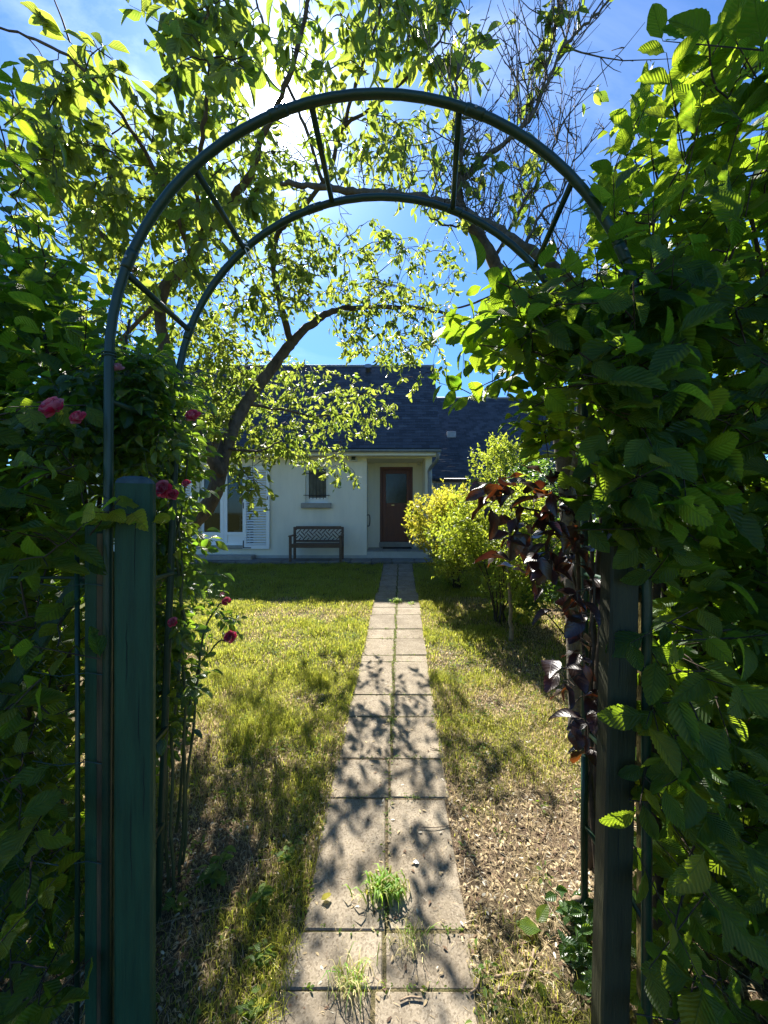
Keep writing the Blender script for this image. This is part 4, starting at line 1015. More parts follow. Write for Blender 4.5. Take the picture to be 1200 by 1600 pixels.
rh = thing('hornbeam_hedge', 'tall hornbeam hedge overhanging the dark post on the right', 'hedge', (1.9, 1.9, .19))
main = [(1650, 60), (1240, 235), (1140, 290), (1060, 350), (1000, 405), (900, 425), (800, 436), (735, 470), (715, 510), (760, 560), (800, 600), (815, 665), (860, 700), (925, 735), (960, 765), (1000, 800), (1010, 900), (1022, 1200), (1025, 1750), (1650, 1750)]
upper = [(1110, -60), (1130, 20), (1090, 130), (1000, 150), (965, 215), (930, 260), (925, 380), (985, 420), (1060, 380), (1200, 300), (1400, 200), (1400, -100)]
t1 = sample_vol(main, 1.5, 2.7, 1250, .9)
core = [(1650, 200), (1140, 420), (960, 480), (880, 520), (860, 680), (960, 760), (1020, 800), (1035, 1750), (1650, 1750)]
t1b = sample_vol(core, 1.65, 2.5, 700)
frontp = [(1650, 250), (1140, 400), (960, 470), (860, 500), (860, 610), (925, 700), (990, 790), (1040, 900), (1050, 1150), (1060, 1450), (1010, 1700), (1650, 1750)]
t1c = sample_vol(frontp, 1.28, 1.6, 230)
t1d = sample_vol([(985, 405), (1080, 380), (1100, 760), (1010, 790), (960, 740), (900, 600), (930, 450)], 1.2, 1.38, 42)
t1e = sample_vol([(800, 425), (960, 420), (960, 560), (800, 560)], 1.45, 1.8, 45)
t1c = np.vstack([t1c, t1d, t1e])
dk = [(1090, 520), (1650, 400), (1650, 1750), (1060, 1750), (1050, 900), (1060, 640)]
t1g = sample_vol([(955, 740), (1040, 740), (1040, 840), (955, 840)], 1.28, 1.37, 9)
t1f = sample_vol([(985, 780), (1060, 780), (1060, 1750), (1000, 1750), (1003, 900)], 1.30, 1.40, 12)
t1c = np.vstack([t1c, t1f, t1g])
t2 = sample_vol(upper, 1.35, 2.5, 95)
t2b = np.array([tuple(at(*p)) for p in ((1105, 60, 1.3), (1140, 30, 1.35), (1170, 90, 1.3), (1120, 140, 1.35), (1160, 170, 1.35), (1190, 20, 1.4), (1060, 180, 1.5), (1095, 230, 1.5), (1180, 250, 1.4), (1130, 300, 1.5), (1000, 180, 1.7), (965, 250, 1.8), (1020, 250, 1.7), (960, 330, 1.8), (1000, 350, 1.7), (1060, 330, 1.6), (1150, 350, 1.5), (1100, 400, 1.5))])
t3 = np.array([tuple(at(*p)) for p in ((715, 505, 2.3), (740, 520, 2.3), (770, 500, 2.2), (725, 545, 2.3), (760, 545, 2.2), (700, 600, 2.4), (735, 615, 2.4), (780, 590, 2.2), (800, 560, 2.1), (1015, 470, 1.5), (1065, 480, 1.35), (1000, 500, 1.45), (960, 520, 1.5), (985, 655, 1.35), (1080, 650, 1.35), (1135, 660, 1.35), (1085, 755, 1.35), (930, 600, 1.5), (1180, 620, 1.3), (1150, 480, 1.4), (960, 700, 1.4))])
stalk_x = MB(); hn = []
for i in range(22):
    X = random.uniform(1.05, 2.6); Y = random.uniform(1.75, 2.3)
    hn += limb(stalk_x, [(X, Y, .1*Y-.05), (X+random.uniform(-.1, .1), Y+random.uniform(-.08, .08), 1.2), (X+random.uniform(-.2, .15), Y+random.uniform(-.1, .1), 2.3), (X+random.uniform(-.3, .25), Y+random.uniform(-.15, .1), 3.3+random.uniform(-.2, .6))], random.uniform(.015, .035), .006, 6, 4, .01)
stalk_x.put('stems', M['twig'], rh)
(p1, l1) = shoots(np.vstack([t1, t1b]), (-.1, -.55, 0), (6, 9), .30, .55, .06, .15, .25, .5, .42, .25)
(p1c, l1c) = shoots(t1c, (-.05, -.8, 0), (4, 7), .25, .45, .065, .165, .0, .5, .58, .5)
(p2, l2) = shoots(np.vstack([t2, t2b]), (-.2, -.3, .3), (6, 9), .28, .48, .10, .155, .8, .35, .5, .1, 1.0)
(p3, l3) = shoots(t3, (-.5, -.5, 0), (5, 7), .2, .32, .11, .17, .0, .35, .6, .35)
tw = MB(); twigs_to(np.vstack([t2, t2b, t3, t1c, t1[:400]]), hn, tw, .008, .0025, .05, 1.6, 4, .3)
for a, b in l1[::2]+l1c+l2+l3: tw.tube([a, (np.array(a)+b)/2, b], [.0028, .0024, .0015], 3, cap=False)
tw.put('twigs', M['twig'], rh, kind='stuff')
allp = [np.concatenate(q) for q in zip(p3, p2, p1c, p1)]
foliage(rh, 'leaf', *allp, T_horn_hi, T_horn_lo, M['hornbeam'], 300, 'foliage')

lh = thing('garden_hedge', 'dense leafy hedge behind the wire fence on the left', 'hedge', (-1.9, 1.9, .19))
mainL = [(-450, 330), (-60, 350), (20, 400), (80, 425), (150, 470), (168, 540), (160, 640), (165, 760), (150, 840), (118, 900), (110, 1750), (-450, 1750)]
q1 = sample_vol(mainL, 1.6, 2.8, 1500, .9)
frontL = [(-450, 450), (60, 560), (100, 640), (140, 760), (150, 820), (110, 900), (100, 1000), (70, 1200), (90, 1400), (100, 1750), (-450, 1750)]
q1c = sample_vol(frontL, 1.27, 1.6, 120)
q2 = np.array([tuple(at(*p)) for p in ((20, 180, 1.8), (10, 240, 1.8), (40, 280, 1.9), (15, 330, 1.8), (60, 350, 2.0), (30, 400, 1.9), (-20, 150, 1.7), (5, 120, 1.9), (50, 420, 2.0), (-40, 260, 1.8), (90, 400, 2.2), (0, 440, 1.7),
                                               (185, 795, 1.32), (165, 800, 1.33), (50, 830, 1.3), (90, 1010, 1.3), (30, 1280, 1.3), (40, 1420, 1.25), (60, 1570, 1.3), (20, 1100, 1.3), (70, 870, 1.35), (110, 840, 1.35))])
sx = MB(); ln_ = []
for i in range(20):
    X = random.uniform(-2.7, -1.2); Y = random.uniform(1.85, 2.4)
    ln_ += limb(sx, [(X, Y, .1*Y-.05), (X+random.uniform(-.1, .1), Y+random.uniform(-.08, .08), 1.1), (X+random.uniform(-.2, .2), Y+random.uniform(-.1, .1), 2.1), (X+random.uniform(-.25, .25), Y+random.uniform(-.15, .1), 3.0+random.uniform(-.3, .4))], random.uniform(.015, .03), .006, 6, 4, .01)
sx.put('stems', M['twig'], lh)
(a1, k1) = shoots(q1, (.1, -.55, 0), (6, 9), .30, .5, .09, .145, .25, .5, .42, .2)
(a1c, k1c) = shoots(q1c, (.05, -.8, 0), (4, 6), .22, .4, .08, .13, .0, .45, .5, .35)
(a2, k2) = shoots(q2, (.3, -.5, .1), (5, 7), .22, .34, .09, .14, .2, .35, .45, .25, .6)
tw = MB(); twigs_to(np.vstack([q2, q1c, q1[:300]]), ln_, tw, .008, .0025, .05, 1.6, 4, .3)
for a, b in k1[::2]+k1c+k2: tw.tube([a, (np.array(a)+b)/2, b], [.0028, .0024, .0015], 3, cap=False)
tw.put('twigs', M['twig'], lh, kind='stuff')
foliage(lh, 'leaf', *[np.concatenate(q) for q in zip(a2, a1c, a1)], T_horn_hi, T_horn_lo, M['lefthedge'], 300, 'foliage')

# ------------------------------------------------------------------ climbing rose
rose = thing('climbing_rose', 'climbing rose with crimson blooms wound round the left side of the arch', 'rose', (-1.25, 2.0, .2))
rs = MB(); rn = []
for pts in (((275, 1420, 2.0), (268, 1200, 2.0), (285, 1000, 2.0), (280, 850, 2.0), (262, 700, 1.97), (220, 600, 1.7), (190, 540, 1.6)),
            ((262, 1400, 2.05), (258, 1150, 2.0), (262, 950, 2.0), (285, 780, 1.98), (300, 660, 1.97)),
            ((280, 1380, 2.1), (290, 1150, 2.05), (280, 900, 2.0), (250, 760, 1.8), (160, 680, 1.65), (90, 645, 1.6)),
            ((285, 1350, 2.1), (300, 1150, 2.1), (315, 1000, 2.2), (340, 950, 2.3), (352, 942, 2.3)),
            ((275, 1300, 2.1), (300, 1080, 2.2), (335, 1010, 2.3), (361, 1000, 2.3))):
    rn += limb(rs, [at(*p) for p in pts], .009, .004, 6, 5, .008)
rs.put('cane', M['stemgreen'], rose)
rp = [(176, 575), (230, 555), (275, 600), (290, 660), (280, 740), (290, 830), (275, 900), (268, 980), (285, 1060), (268, 1140), (245, 1190), (235, 1200), (236, 900), (232, 760), (185, 735), (176, 650)]
r1 = sample_vol(rp, 1.96, 2.4, 300)
r1b = sample_vol([(176, 575), (230, 555), (262, 600), (262, 740), (185, 735)], 1.6, 1.85, 60)
r1 = np.vstack([r1, r1b])
r2 = sample_vol([(60, 600), (170, 580), (172, 730), (110, 740), (60, 700)], 1.5, 1.75, 26)
r3 = np.array([tuple(at(*p)) for p in ((335, 945, 2.3), (345, 965, 2.3), (350, 985, 2.3), (325, 925, 2.3), (330, 995, 2.3), (355, 975, 2.3), (315, 960, 2.25))])
pos, dd, nn, ss, rr_ = [], [], [], [], []
rt = MB()
def rose_leaf(t, sz):
    d = np.array([random.gauss(.15, .6), random.gauss(-.2, .5), random.gauss(0, .35)]); d /= np.linalg.norm(d); n = np.array([0, -.35, .8])+rng.normal(0, .35, 3); s = norm(np.cross(n, d)[None])[0]; r_ = random.random(); L = sz*2.0
    rt.tube([t, t+d*L*.5, t+d*L], [.0016, .0012, .001], 3, cap=False)
    for (u, sg, kk) in ((.35, 1, .8), (.35, -1, .8), (.75, 1, .95), (.75, -1, .95), (1, 0, 1.1)):
        pos.append(t+d*L*u); dd.append(d*(.5 if sg else 1)+s*sg*.9+np.array([0, 0, -.25])+rng.normal(0, .12, 3)); nn.append(n+rng.normal(0, .2, 3)); ss.append(sz*kk*random.uniform(.85, 1.1)); rr_.append(float(np.clip(r_*.7+random.random()*.3, 0, 1)))
rng_t = np.vstack([r1, r2, r3])
twigs_to(rng_t, rn, rt, .004, .0018, .06, 1.0, 4, .25)
for t in rng_t:
    for _ in range(random.randint(2, 4)): rose_leaf(t+rng.normal(0, .03, 3), random.uniform(.05, .08) if t[1] < 2.42 and t[0]/t[1]*F+600 < 312 else random.uniform(.04, .055))
rt.put('petiole', M['stemgreen'], rose, kind='stuff')
foliage(rose, 'leaf', *map(np.array, (pos, dd, nn, ss, rr_)), T_rose_hi, T_rose_lo, M['rose'], 300, 'foliage')
def bloom_mesh(mat_, seed):
    rr = random.Random(seed); vs = []; fs = []; uvs = []; off = 0
    for ring, (n_, r_, tilt, s_) in enumerate(((4, .12, 1.35, .5), (6, .28, 1.1, .7), (8, .45, .75, .85), (9, .55, .35, .95), (8, .55, -.1, .9))):
        v, f, uv = leaf_tpl(4, .42, .6, .5, -.3, 0, 0, stalk=0)
        for k in range(n_):
            a = 2*math.pi*(k+rr.random()*.5)/n_+ring; t = tilt+rr.uniform(-.2, .2)
            R = Matrix.Rotation(a, 3, 'Z') @ Matrix.Rotation(-t, 3, 'Y'); off_ = R @ Vector((0, 0, 0))+Vector((math.cos(a), math.sin(a), 0))*r_*.22
            for p in v: q = R @ Vector((p[0]*s_*.62, p[1]*s_*.9, p[2]*s_)); vs.append(tuple(q+off_+Vector((0, 0, .15*(5-ring)*.2))))
            fs += [tuple(int(x)+off for x in q) for q in f]; off += len(v); uvs.append(uv)
    f = np.array(fs); me = np_mesh('rose_bloom', np.array(vs), f); uv = np.vstack(uvs); u = me.uv_layers.new(name='UVMap'); u.data.foreach_set('uv', uv[f.ravel()].astype(np.float32).ravel())
    a = me.attributes.new('rnd', 'FLOAT', 'POINT'); a.data.foreach_set('value', np.repeat([rr.random()**2 for _ in range(len(vs)//len(leaf_tpl(4, .42, .6, .5, -.3, 0, 0, stalk=0)[0]))], len(leaf_tpl(4, .42, .6, .5, -.3, 0, 0, stalk=0)[0])).astype(np.float32)); me.polygons.foreach_set('use_smooth', [True]*len(f)); me.materials.append(mat_); return me
blm = [bloom_mesh(M['petal'], 1), bloom_mesh(M['petal'], 2)]; blp = bloom_mesh(M['petalpink'], 3)
for (px, py, Y, r, m_, dn) in ((90, 643, 1.26, .050, blm[0], .2), (127, 657, 1.28, .034, blm[1], .1), (304, 655, 1.6, .042, blm[1], .3), (184, 579, 1.46, .030, blp, .5), (258, 765, 1.56, .044, blm[0], -.2), (270, 774, 1.58, .03, blm[1], -.1),
                            (292, 757, 1.6, .022, blm[1], .3), (355, 941, 2.3, .034, blm[0], .4), (361, 996, 2.2, .044, blm[1], .1), (272, 973, 1.6, .026, blm[0], .2), (348, 930, 2.34, .018, blp, .5)):
    o = bpy.data.objects.new('rose_bloom', m_); C.objects.link(o); o.parent = rose; o.location = at(px, py, Y)-rose.location; o.scale = (r*1.25,)*3; o.rotation_euler = (1.15-dn, random.uniform(-.3, .3), random.uniform(-.5, .5))
    if m_ is blp: o['label'] = 'pale pink rose bloom'

# ------------------------------------------------------------------ purple-leaved shrub
pur = thing('purple_leaved_shrub', 'purple leaved plum shoots hanging in front of the dark post', 'shrub', (at(918, 1420, 1.95).x, 1.95, .195))
ps = MB(); pnn = []
for pts in (((915, 1435, 1.93), (910, 1300, 1.9), (922, 1200, 1.88), (918, 1100, 1.8), (905, 950, 1.75), (880, 850, 1.7), (840, 800, 1.68), (800, 790, 1.66)), ((905, 950, 1.75), (900, 860, 1.6), (890, 780, 1.6), (860, 735, 1.6)), ((918, 1100, 1.8), (900, 1040, 1.7), (880, 1045, 1.65)), ((915, 1180, 1.86), (925, 1080, 1.6), (925, 960, 1.5), (930, 880, 1.45))):
    pnn += limb(ps, [at(*p) for p in pts], .010, .004, 6, 5, .008)
ps.put('stem', M['twig'], pur)
cl_p = [(780, 770, 35, 20, 1.45, 1.66, 7), (815, 780, 55, 40, 1.45, 1.66, 16), (870, 770, 50, 40, 1.45, 1.66, 20), (800, 860, 40, 30, 1.45, 1.66, 5), (870, 840, 45, 40, 1.45, 1.66, 24), (800, 840, 35, 25, 1.45, 1.66, 7), (860, 900, 45, 40, 1.45, 1.66, 13), (915, 880, 30, 60, 1.45, 1.66, 14), (905, 960, 40, 40, 1.45, 1.66, 11), (895, 1040, 35, 35, 1.45, 1.66, 12), (915, 1110, 28, 45, 1.45, 1.66, 11), (925, 1170, 18, 20, 1.6, 1.75, 3)]
pt_ = sample_ell(cl_p); pt_ = pt_[(pt_[:, 0]/pt_[:, 1]*600+600) < 965]
pos, dd, nn, ss, rr_ = [], [], [], [], []
tw = MB(); twigs_to(pt_, pnn, tw, .005, .002, .06, .9, 4, .2); tw.put('twigs', M['twig'], pur, kind='stuff')
for t in pt_:
    pos.append(t); dd.append((random.gauss(-.3, .6), random.gauss(-.2, .45), -.35+random.gauss(0, .35))); nn.append(np.array([0, -.2, .9])+rng.normal(0, .35, 3)); ss.append(random.uniform(.06, .125)); rr_.append(random.random()**2.6)
foliage(pur, 'leaf', *map(np.array, (pos, dd, nn, ss, rr_)), T_pur, T_pur, M['purple'], 200, 'foliage')
MB().tube([at(912, 1432, 1.9)+Vector((0, 0, -.05)), at(910, 1300, 1.86), at(912, 1180, 1.84)], .010, 8).put('support_rod', M['archmetal'], pur)
MB().tube(cr_spline([at(893, 1413, 1.93), at(900, 1405, 1.9), at(915, 1409, 1.92), at(926, 1416, 1.97)], 4), .014, 8).put('root', M['stick'], pur)

# ------------------------------------------------------------------ shrubs beyond
def shrub(label, cat, cx, cy, rad, hgt, nleaf, size, mat_, name='garden_shrub', seed=1, lean=(0, 0), base=0.15, blobs=14, squash=1.0, group=None):
    g = float(gnd(np.array([cx]), np.array([cy]))[0]); t = thing(name, label, cat, (cx, cy, g), group)
    R_ = np.random.default_rng(seed); rr = random.Random(seed)
    mb = MB(); nd = []
    cen = []
    for k in range(blobs):
        a = rr.random()*6.283; r_ = rad*(rr.random()**.5)*.78; z = g+base*hgt+(hgt*(1-base))*rr.random()**.7
        sh = math.sqrt(max(.15, 1-((z-g)/hgt-.5)**2*2.6))
        cen.append((cx+math.cos(a)*r_*sh+lean[0]*(z-g), cy+math.sin(a)*r_*sh*squash+lean[1]*(z-g), z, rad*rr.uniform(.26, .42)))
    for k in range(9):
        c_ = cen[k % len(cen)]; nd += limb(mb, [(cx+rr.uniform(-.08, .08), cy+rr.uniform(-.08, .08), g-.03), (cx*.6+c_[0]*.4, cy*.6+c_[1]*.4, g+(c_[2]-g)*.5), c_[:3]], .016, .005, 5, 4, .008)
    mb.put('stems', M['twig'], t)
    tg_ = []
    ns = nleaf//9
    for _ in range(ns):
        c_ = cen[rr.randrange(len(cen))]; v = R_.normal(0, 1, 3); v /= np.linalg.norm(v); tg_.append(np.array(c_[:3])+v*c_[3]*(rr.random()**.35))
    tg_ = np.array(tg_); tg_ = tg_[tg_[:, 2] > g+.05]
    tw_ = MB(); twigs_to(tg_, nd, tw_, .005, .0018, .05, .9, 3, .15); 
    pos, dd, nn, ss, rr2 = [], [], [], [], []
    for p in tg_:
        out_ = p-np.array([cx, cy, g+hgt*.4]); out_ /= np.linalg.norm(out_)+1e-6; d = out_*.6+np.array([0, 0, .6])+R_.normal(0, .35, 3); d /= np.linalg.norm(d); b = rr.random()
        L = rr.uniform(.10, .22)
        tw_.tube([p, p+d*L], [.0018, .001], 3, cap=False)
        for j in range(9):
            u = j/8; pos.append(p+d*L*u); v = R_.normal(0, 1, 3); dd.append(d*.6+v*.7); nn.append(R_.normal(0, 1, 3)+np.array([0, 0, .4])); ss.append(rr.uniform(*size)); rr2.append(min(1, b*.6+rr.random()*.4))
    tw_.put('twigs', M['twig'], t, kind='stuff')
    foliage(t, 'leaf', *map(np.array, (pos, dd, nn, ss, rr2)), T_sm, T_sm, mat_, 0, 'foliage')
    return t
shrub('golden orange shrub beside the front door at the end of the path', 'shrub', hx(715, 7.4), 7.4, .92, 1.62, 10500, (.045, .075), M['golden'], 'golden_shrub', 3, (-.12, 0), .25, 16)
shrub('yellow green bush on the right of the lawn in front of the golden shrub', 'shrub', at(782, 900, 5.7).x, 5.7, 1.02, 1.62, 13500, (.04, .07), M['shrub'], 'garden_shrub', 4, (-.1, 0), .10, 24)
shrub('rounded pale green bush standing highest behind the golden shrub', 'shrub', at(790, 850, 8.6).x, 8.6, 1.05, 2.7, 8500, (.05, .08), M['shrub'], 'round_shrub', 5, (-.05, 0), .15, 20)
shrub('dark glossy bush low down behind the purple leaves', 'shrub', at(885, 960, 4.8).x+.1, 4.9, .62, 1.05, 5000, (.045, .075), M['darkshrub'], 'dark_shrub', 6, (0, 0), .02, 14)
shrub('pale leaved low plant beside the end of the path', 'shrub', at(712, 910, 7.4).x, 7.4, .22, .42, 700, (.035, .055), M['shrub'], 'low_plant', 7, (0, 0), .05, 6)
# long side hedge behind the right of the lawn
sh = thing('side_hedge', 'long clipped hedge closing the lawn on the far right', 'hedge', (3.3, 6, .6))
t_ = []
while len(t_) < 1500:
    y = random.uniform(3.0, 9.8); x = random.uniform(2.75, 3.8); z = random.uniform(.05, 2.5)
    t_.append((x, y, .1*y+z))
(sp_, sl_) = shoots(np.array(t_), (-.6, -.2, 0), (6, 8), .3, .5, .08, .13, .3, .5, .4, .2)
mb = MB()
for k in range(16): 
    y = 3.2+k*.42; limb(mb, [(3.3, y, .1*y-.05), (3.3+random.uniform(-.1, .1), y, .1*y+1.2), (3.3+random.uniform(-.2, .2), y+.1, .1*y+2.2)], .03, .01, 6, 4)
mb.put('stems', M['twig'], sh)
foliage(sh, 'leaf', *sp_, T_sm, T_sm, M['darkshrub'], 0, 'foliage')
# young tree with tan trunk
sp2 = thing('sapling', 'slender young tree with pale straight trunk in front of the yellow green bush', 'tree', (at(798, 1000, 5.05).x, 5.05, .505))
mb = MB(); sn = limb(mb, A((799, 1003, 5.05), (797, 950, 5.05), (794, 890, 5.05), (797, 830, 5.05), (800, 770, 5.0)), .032, .010, 8)
mb.put('trunk', M['stick'], sp2)
tgs = sample_ell([(815, 780, 45, 35, 4.6, 5.3, 60), (800, 850, 40, 40, 4.7, 5.3, 45), (840, 870, 30, 30, 4.6, 5.2, 25)])
tw = MB(); twigs_to(tgs, sn, tw, .008, .0022, .08, 1.2, 4, .2); tw.put('twigs', M['twig'], sp2, kind='stuff')
(pp, _) = shoots(tgs, (0, -.3, .2), (6, 9), .15, .3, .05, .09, .3, .5, .3, .3); foliage(sp2, 'leaf', *pp, T_sm, T_sm, M['shrub'], 0, 'crown')

# ------------------------------------------------------------------ grass, litter, weeds
def blades(n, area, hmin, hmax, wmin, wmax, seed, segs=2, maskpow=1.0, name='grass'):
    R_ = np.random.default_rng(seed); x0, x1, y0, y1 = area
    x = R_.uniform(x0, x1, n); y = R_.uniform(y0, y1, n)
    g = green_at(x, y); soil = np.where(x > path_cx(y), np.clip((3.3-y)/1.2, 0, 1), np.clip((2.2-y)/1.2, 0, .75))
    keep = ~on_path(x, y, -.018*vnoise(x, y, 5, 2, 12)-.006) & (R_.random(n) < (.30+.7*g)*(1-.90*soil*(1-g*.7))) & ~((x < -4.9)) & (x < 4.5)
    x, y, g = x[keep], y[keep], g[keep]; n = len(x); z = gnd(x, y)
    h = R_.uniform(hmin, hmax, n)*(.65+.6*g)*(.5+1.5*vnoise(x, y, 4.0, 3, 6)**1.5*1.3); wd = R_.uniform(wmin, wmax, n); a = R_.uniform(0, 6.283, n); ln = R_.uniform(.15, 1.1, n)
    ax = np.stack([np.cos(a), np.sin(a), np.zeros(n)], -1); sd = np.stack([-np.sin(a), np.cos(a), np.zeros(n)], -1)
    b = np.stack([x, y, z-.003], -1); up = np.array([0, 0, 1.])
    h_ = h[:, None]; l_ = ln[:, None]; w_ = wd[:, None]
    m1 = b+up*h_*.6+ax*h_*l_*.35; tp = b+up*h_*(.95-.25*l_)+ax*h_*l_
    V = np.stack([b-sd*w_/2, b+sd*w_/2, m1+sd*w_*.4, m1-sd*w_*.4, tp], 1).reshape(-1, 3)
    k = np.arange(n)[:, None]*5
    F4 = np.stack([k[:, 0], k[:, 0]+1, k[:, 0]+2, k[:, 0]+3], -1); F3 = np.stack([k[:, 0]+3, k[:, 0]+2, k[:, 0]+4], -1)
    me = bpy.data.meshes.new(name); me.vertices.add(len(V)); me.vertices.foreach_set('co', V.astype(np.float32).ravel())
    me.loops.add(n*7); me.loops.foreach_set('vertex_index', np.hstack([F4, F3]).astype(np.int32).ravel())
    me.polygons.add(n*2); st = np.stack([np.arange(n)*7, np.arange(n)*7+4], -1).ravel(); me.polygons.foreach_set('loop_start', st.astype(np.int32)); me.update(calc_edges=True)
    straw = R_.random(n) > np.clip(g*1.2+.05, 0, .97); u = R_.random((n, 1))
    gc = np.array([.17, .22, .020])*(1-u)+np.array([.38, .37, .05])*u; scx = np.array([.48, .38, .21])*(1-u)+np.array([.24, .18, .09])*u
    yl = vnoise(x, y, .9, 3, 8)[:, None]; gc = gc*(1-.5*yl)+np.array([.22, .20, .035])*.5*yl
    c = np.where(straw[:, None], scx, gc)
    ca = me.color_attributes.new('Col', 'FLOAT_COLOR', 'POINT'); c4 = np.concatenate([np.repeat(c, 5, 0), np.ones((n*5, 1))], 1); ca.data.foreach_set('color', c4.astype(np.float32).ravel())
    me.materials.append(M['grass']); o = link(name, me, kind='stuff'); return o
tag(blades(230000, (-2.6, 2.8, 1.0, 4.2), .020, .060, .0022, .0042, 21), 'short dry and green grass nearest the gate', 'grass')
tag(blades(230000, (-4.6, 4.2, 4.2, 9.32), .030, .060, .004, .008, 22), 'sunlit lawn grass beyond the near shade towards the house', 'grass')
def litter(n, area, seed):
    R_ = np.random.default_rng(seed); x0, x1, y0, y1 = area; x = R_.uniform(x0, x1, n); y = y0+(y1-y0)*R_.random(n)**1.3
    op = on_path(x, y, 0)
    keep = (R_.random(n) < np.where(op, .06, 1-.75*green_at(x, y))); x, y, op = x[keep], y[keep], op[keep]; n = len(x)
    z = np.where(op, .1*y+.015, gnd(x, y)+R_.uniform(.002, .016, n)); L = R_.gamma(2.0, .012, n)+.008; L = np.where(R_.random(n) < .12, L*3.2, L); L = np.where(op, np.minimum(L, .03), L); wd = np.where(R_.random(n) < .25, np.minimum(L, .022)*.5, R_.uniform(.0012, .0026, n)); L = np.where(wd > .003, np.minimum(L, .024), L)
    a = R_.uniform(0, 6.283, n); ti = R_.normal(0, .22, n)*np.where(op, .2, 1); bd = R_.normal(0, .25, n)
    d = np.stack([np.cos(a), np.sin(a), ti+.1*np.sin(a)], -1); d2 = np.stack([np.cos(a+bd), np.sin(a+bd), ti*-.4+.1*np.sin(a)], -1); s = np.stack([-np.sin(a), np.cos(a), R_.normal(0, .3, n)*np.where(op, .2, 1)], -1)
    c = np.stack([x, y, z], -1); L_ = L[:, None]; w_ = wd[:, None]
    V = np.stack([c-d*L_/2-s*w_*.3, c-d*L_/2+s*w_*.3, c+s*w_*.5+np.array([0, 0, .002]), c-s*w_*.5+np.array([0, 0, .002]), c+d2*L_/2+s*w_*.2, c+d2*L_/2-s*w_*.2], 1).reshape(-1, 3)
    k = np.arange(n)*6; Fq = np.stack([k, k+1, k+2, k+3, k+3, k+2, k+4, k+5], -1).reshape(-1, 4)
    me = np_mesh('litter', V, Fq); u = R_.random((n, 1)); v = R_.random((n, 1))
    c = np.where(v < .55, np.array([.36, .28, .16])*(.6+.7*u), np.where(v < .9, np.array([.12, .075, .045])*(.5+u), np.array([.45, .42, .34])*(.7+.5*u)))
    ca = me.color_attributes.new('Col', 'FLOAT_COLOR', 'POINT'); ca.data.foreach_set('color', np.concatenate([np.repeat(c, 6, 0), np.ones((n*6, 1))], 1).astype(np.float32).ravel())
    me.materials.append(M['litter']); return link('litter', me, kind='stuff')
tag(litter(110000, (-2.3, 2.6, .9, 5.5), 31), 'dry straw, twigs and dead leaves scattered over the near ground', 'litter')
# clover and small broad-leaved weeds
def weeds(pts, n_, size, name, label, cat, mat_, flat=.6, hmax=.05, kind='stuff', spread=.05):
    pos, dd, nn, ss, rr_ = [], [], [], [], []
    for (x, y) in pts:
        z = float(gnd(np.array([x]), np.array([y]))[0]); k = random.randint(*n_); b = random.random()
        for j in range(k):
            a = random.random()*6.283; r_ = random.random()*spread; pos.append((x+r_*math.cos(a), y+r_*math.sin(a), z+random.uniform(.004, hmax))); dd.append((math.cos(a), math.sin(a), random.uniform(-.1, .6))); nn.append((random.gauss(0, flat), random.gauss(0, flat), 1)); ss.append(random.uniform(*size)); rr_.append(min(1, b*.5+random.random()*.5))
    t = bpy.data.objects.new(name, None); C.objects.link(t); t['label'] = label; t['category'] = cat; t['kind'] = kind
    foliage(t, 'leaf', *map(np.array, (pos, dd, nn, ss, rr_)), T_sm, T_sm, mat_, 0, 'foliage')
wp = []
for _ in range(6000):
    x = random.uniform(-2.2, 2.4); y = 1.1+5*random.random()**1.2
    if on_path(np.array([x]), np.array([y]), .0)[0]: continue
    if random.random() < .08+.55*float(green_at(np.array([x]), np.array([y]))[0])*float(vnoise(np.array([x]), np.array([y]), 3, 3, 9)[0] > .5): wp.append((x, y))
weeds(wp, (3, 7), (.018, .036), 'weeds', 'small clover leaves and weeds scattered through the lawn', 'weeds', M['weed'])
jp = []
for i, yj in enumerate(rows[:-1]):
    if yj > 7.2: continue
    for _ in range(14 if yj < 3 else 8):
        jp.append((path_cx(yj)+random.uniform(-.38, .38), yj+random.uniform(-.008, .008)))
y = 1.9
while y < 7.2:
    for _ in range(2):
        if random.random() < .6+.3*(y > 3): jp.append((path_cx(y)+random.gauss(0, .008), y+random.uniform(-.02, .02)))
    y += .035
weeds(jp, (2, 4), (.010, .022), 'moss', 'moss and seedlings growing in the joints of the path', 'moss', M['weed'], .8, .022, spread=.012)
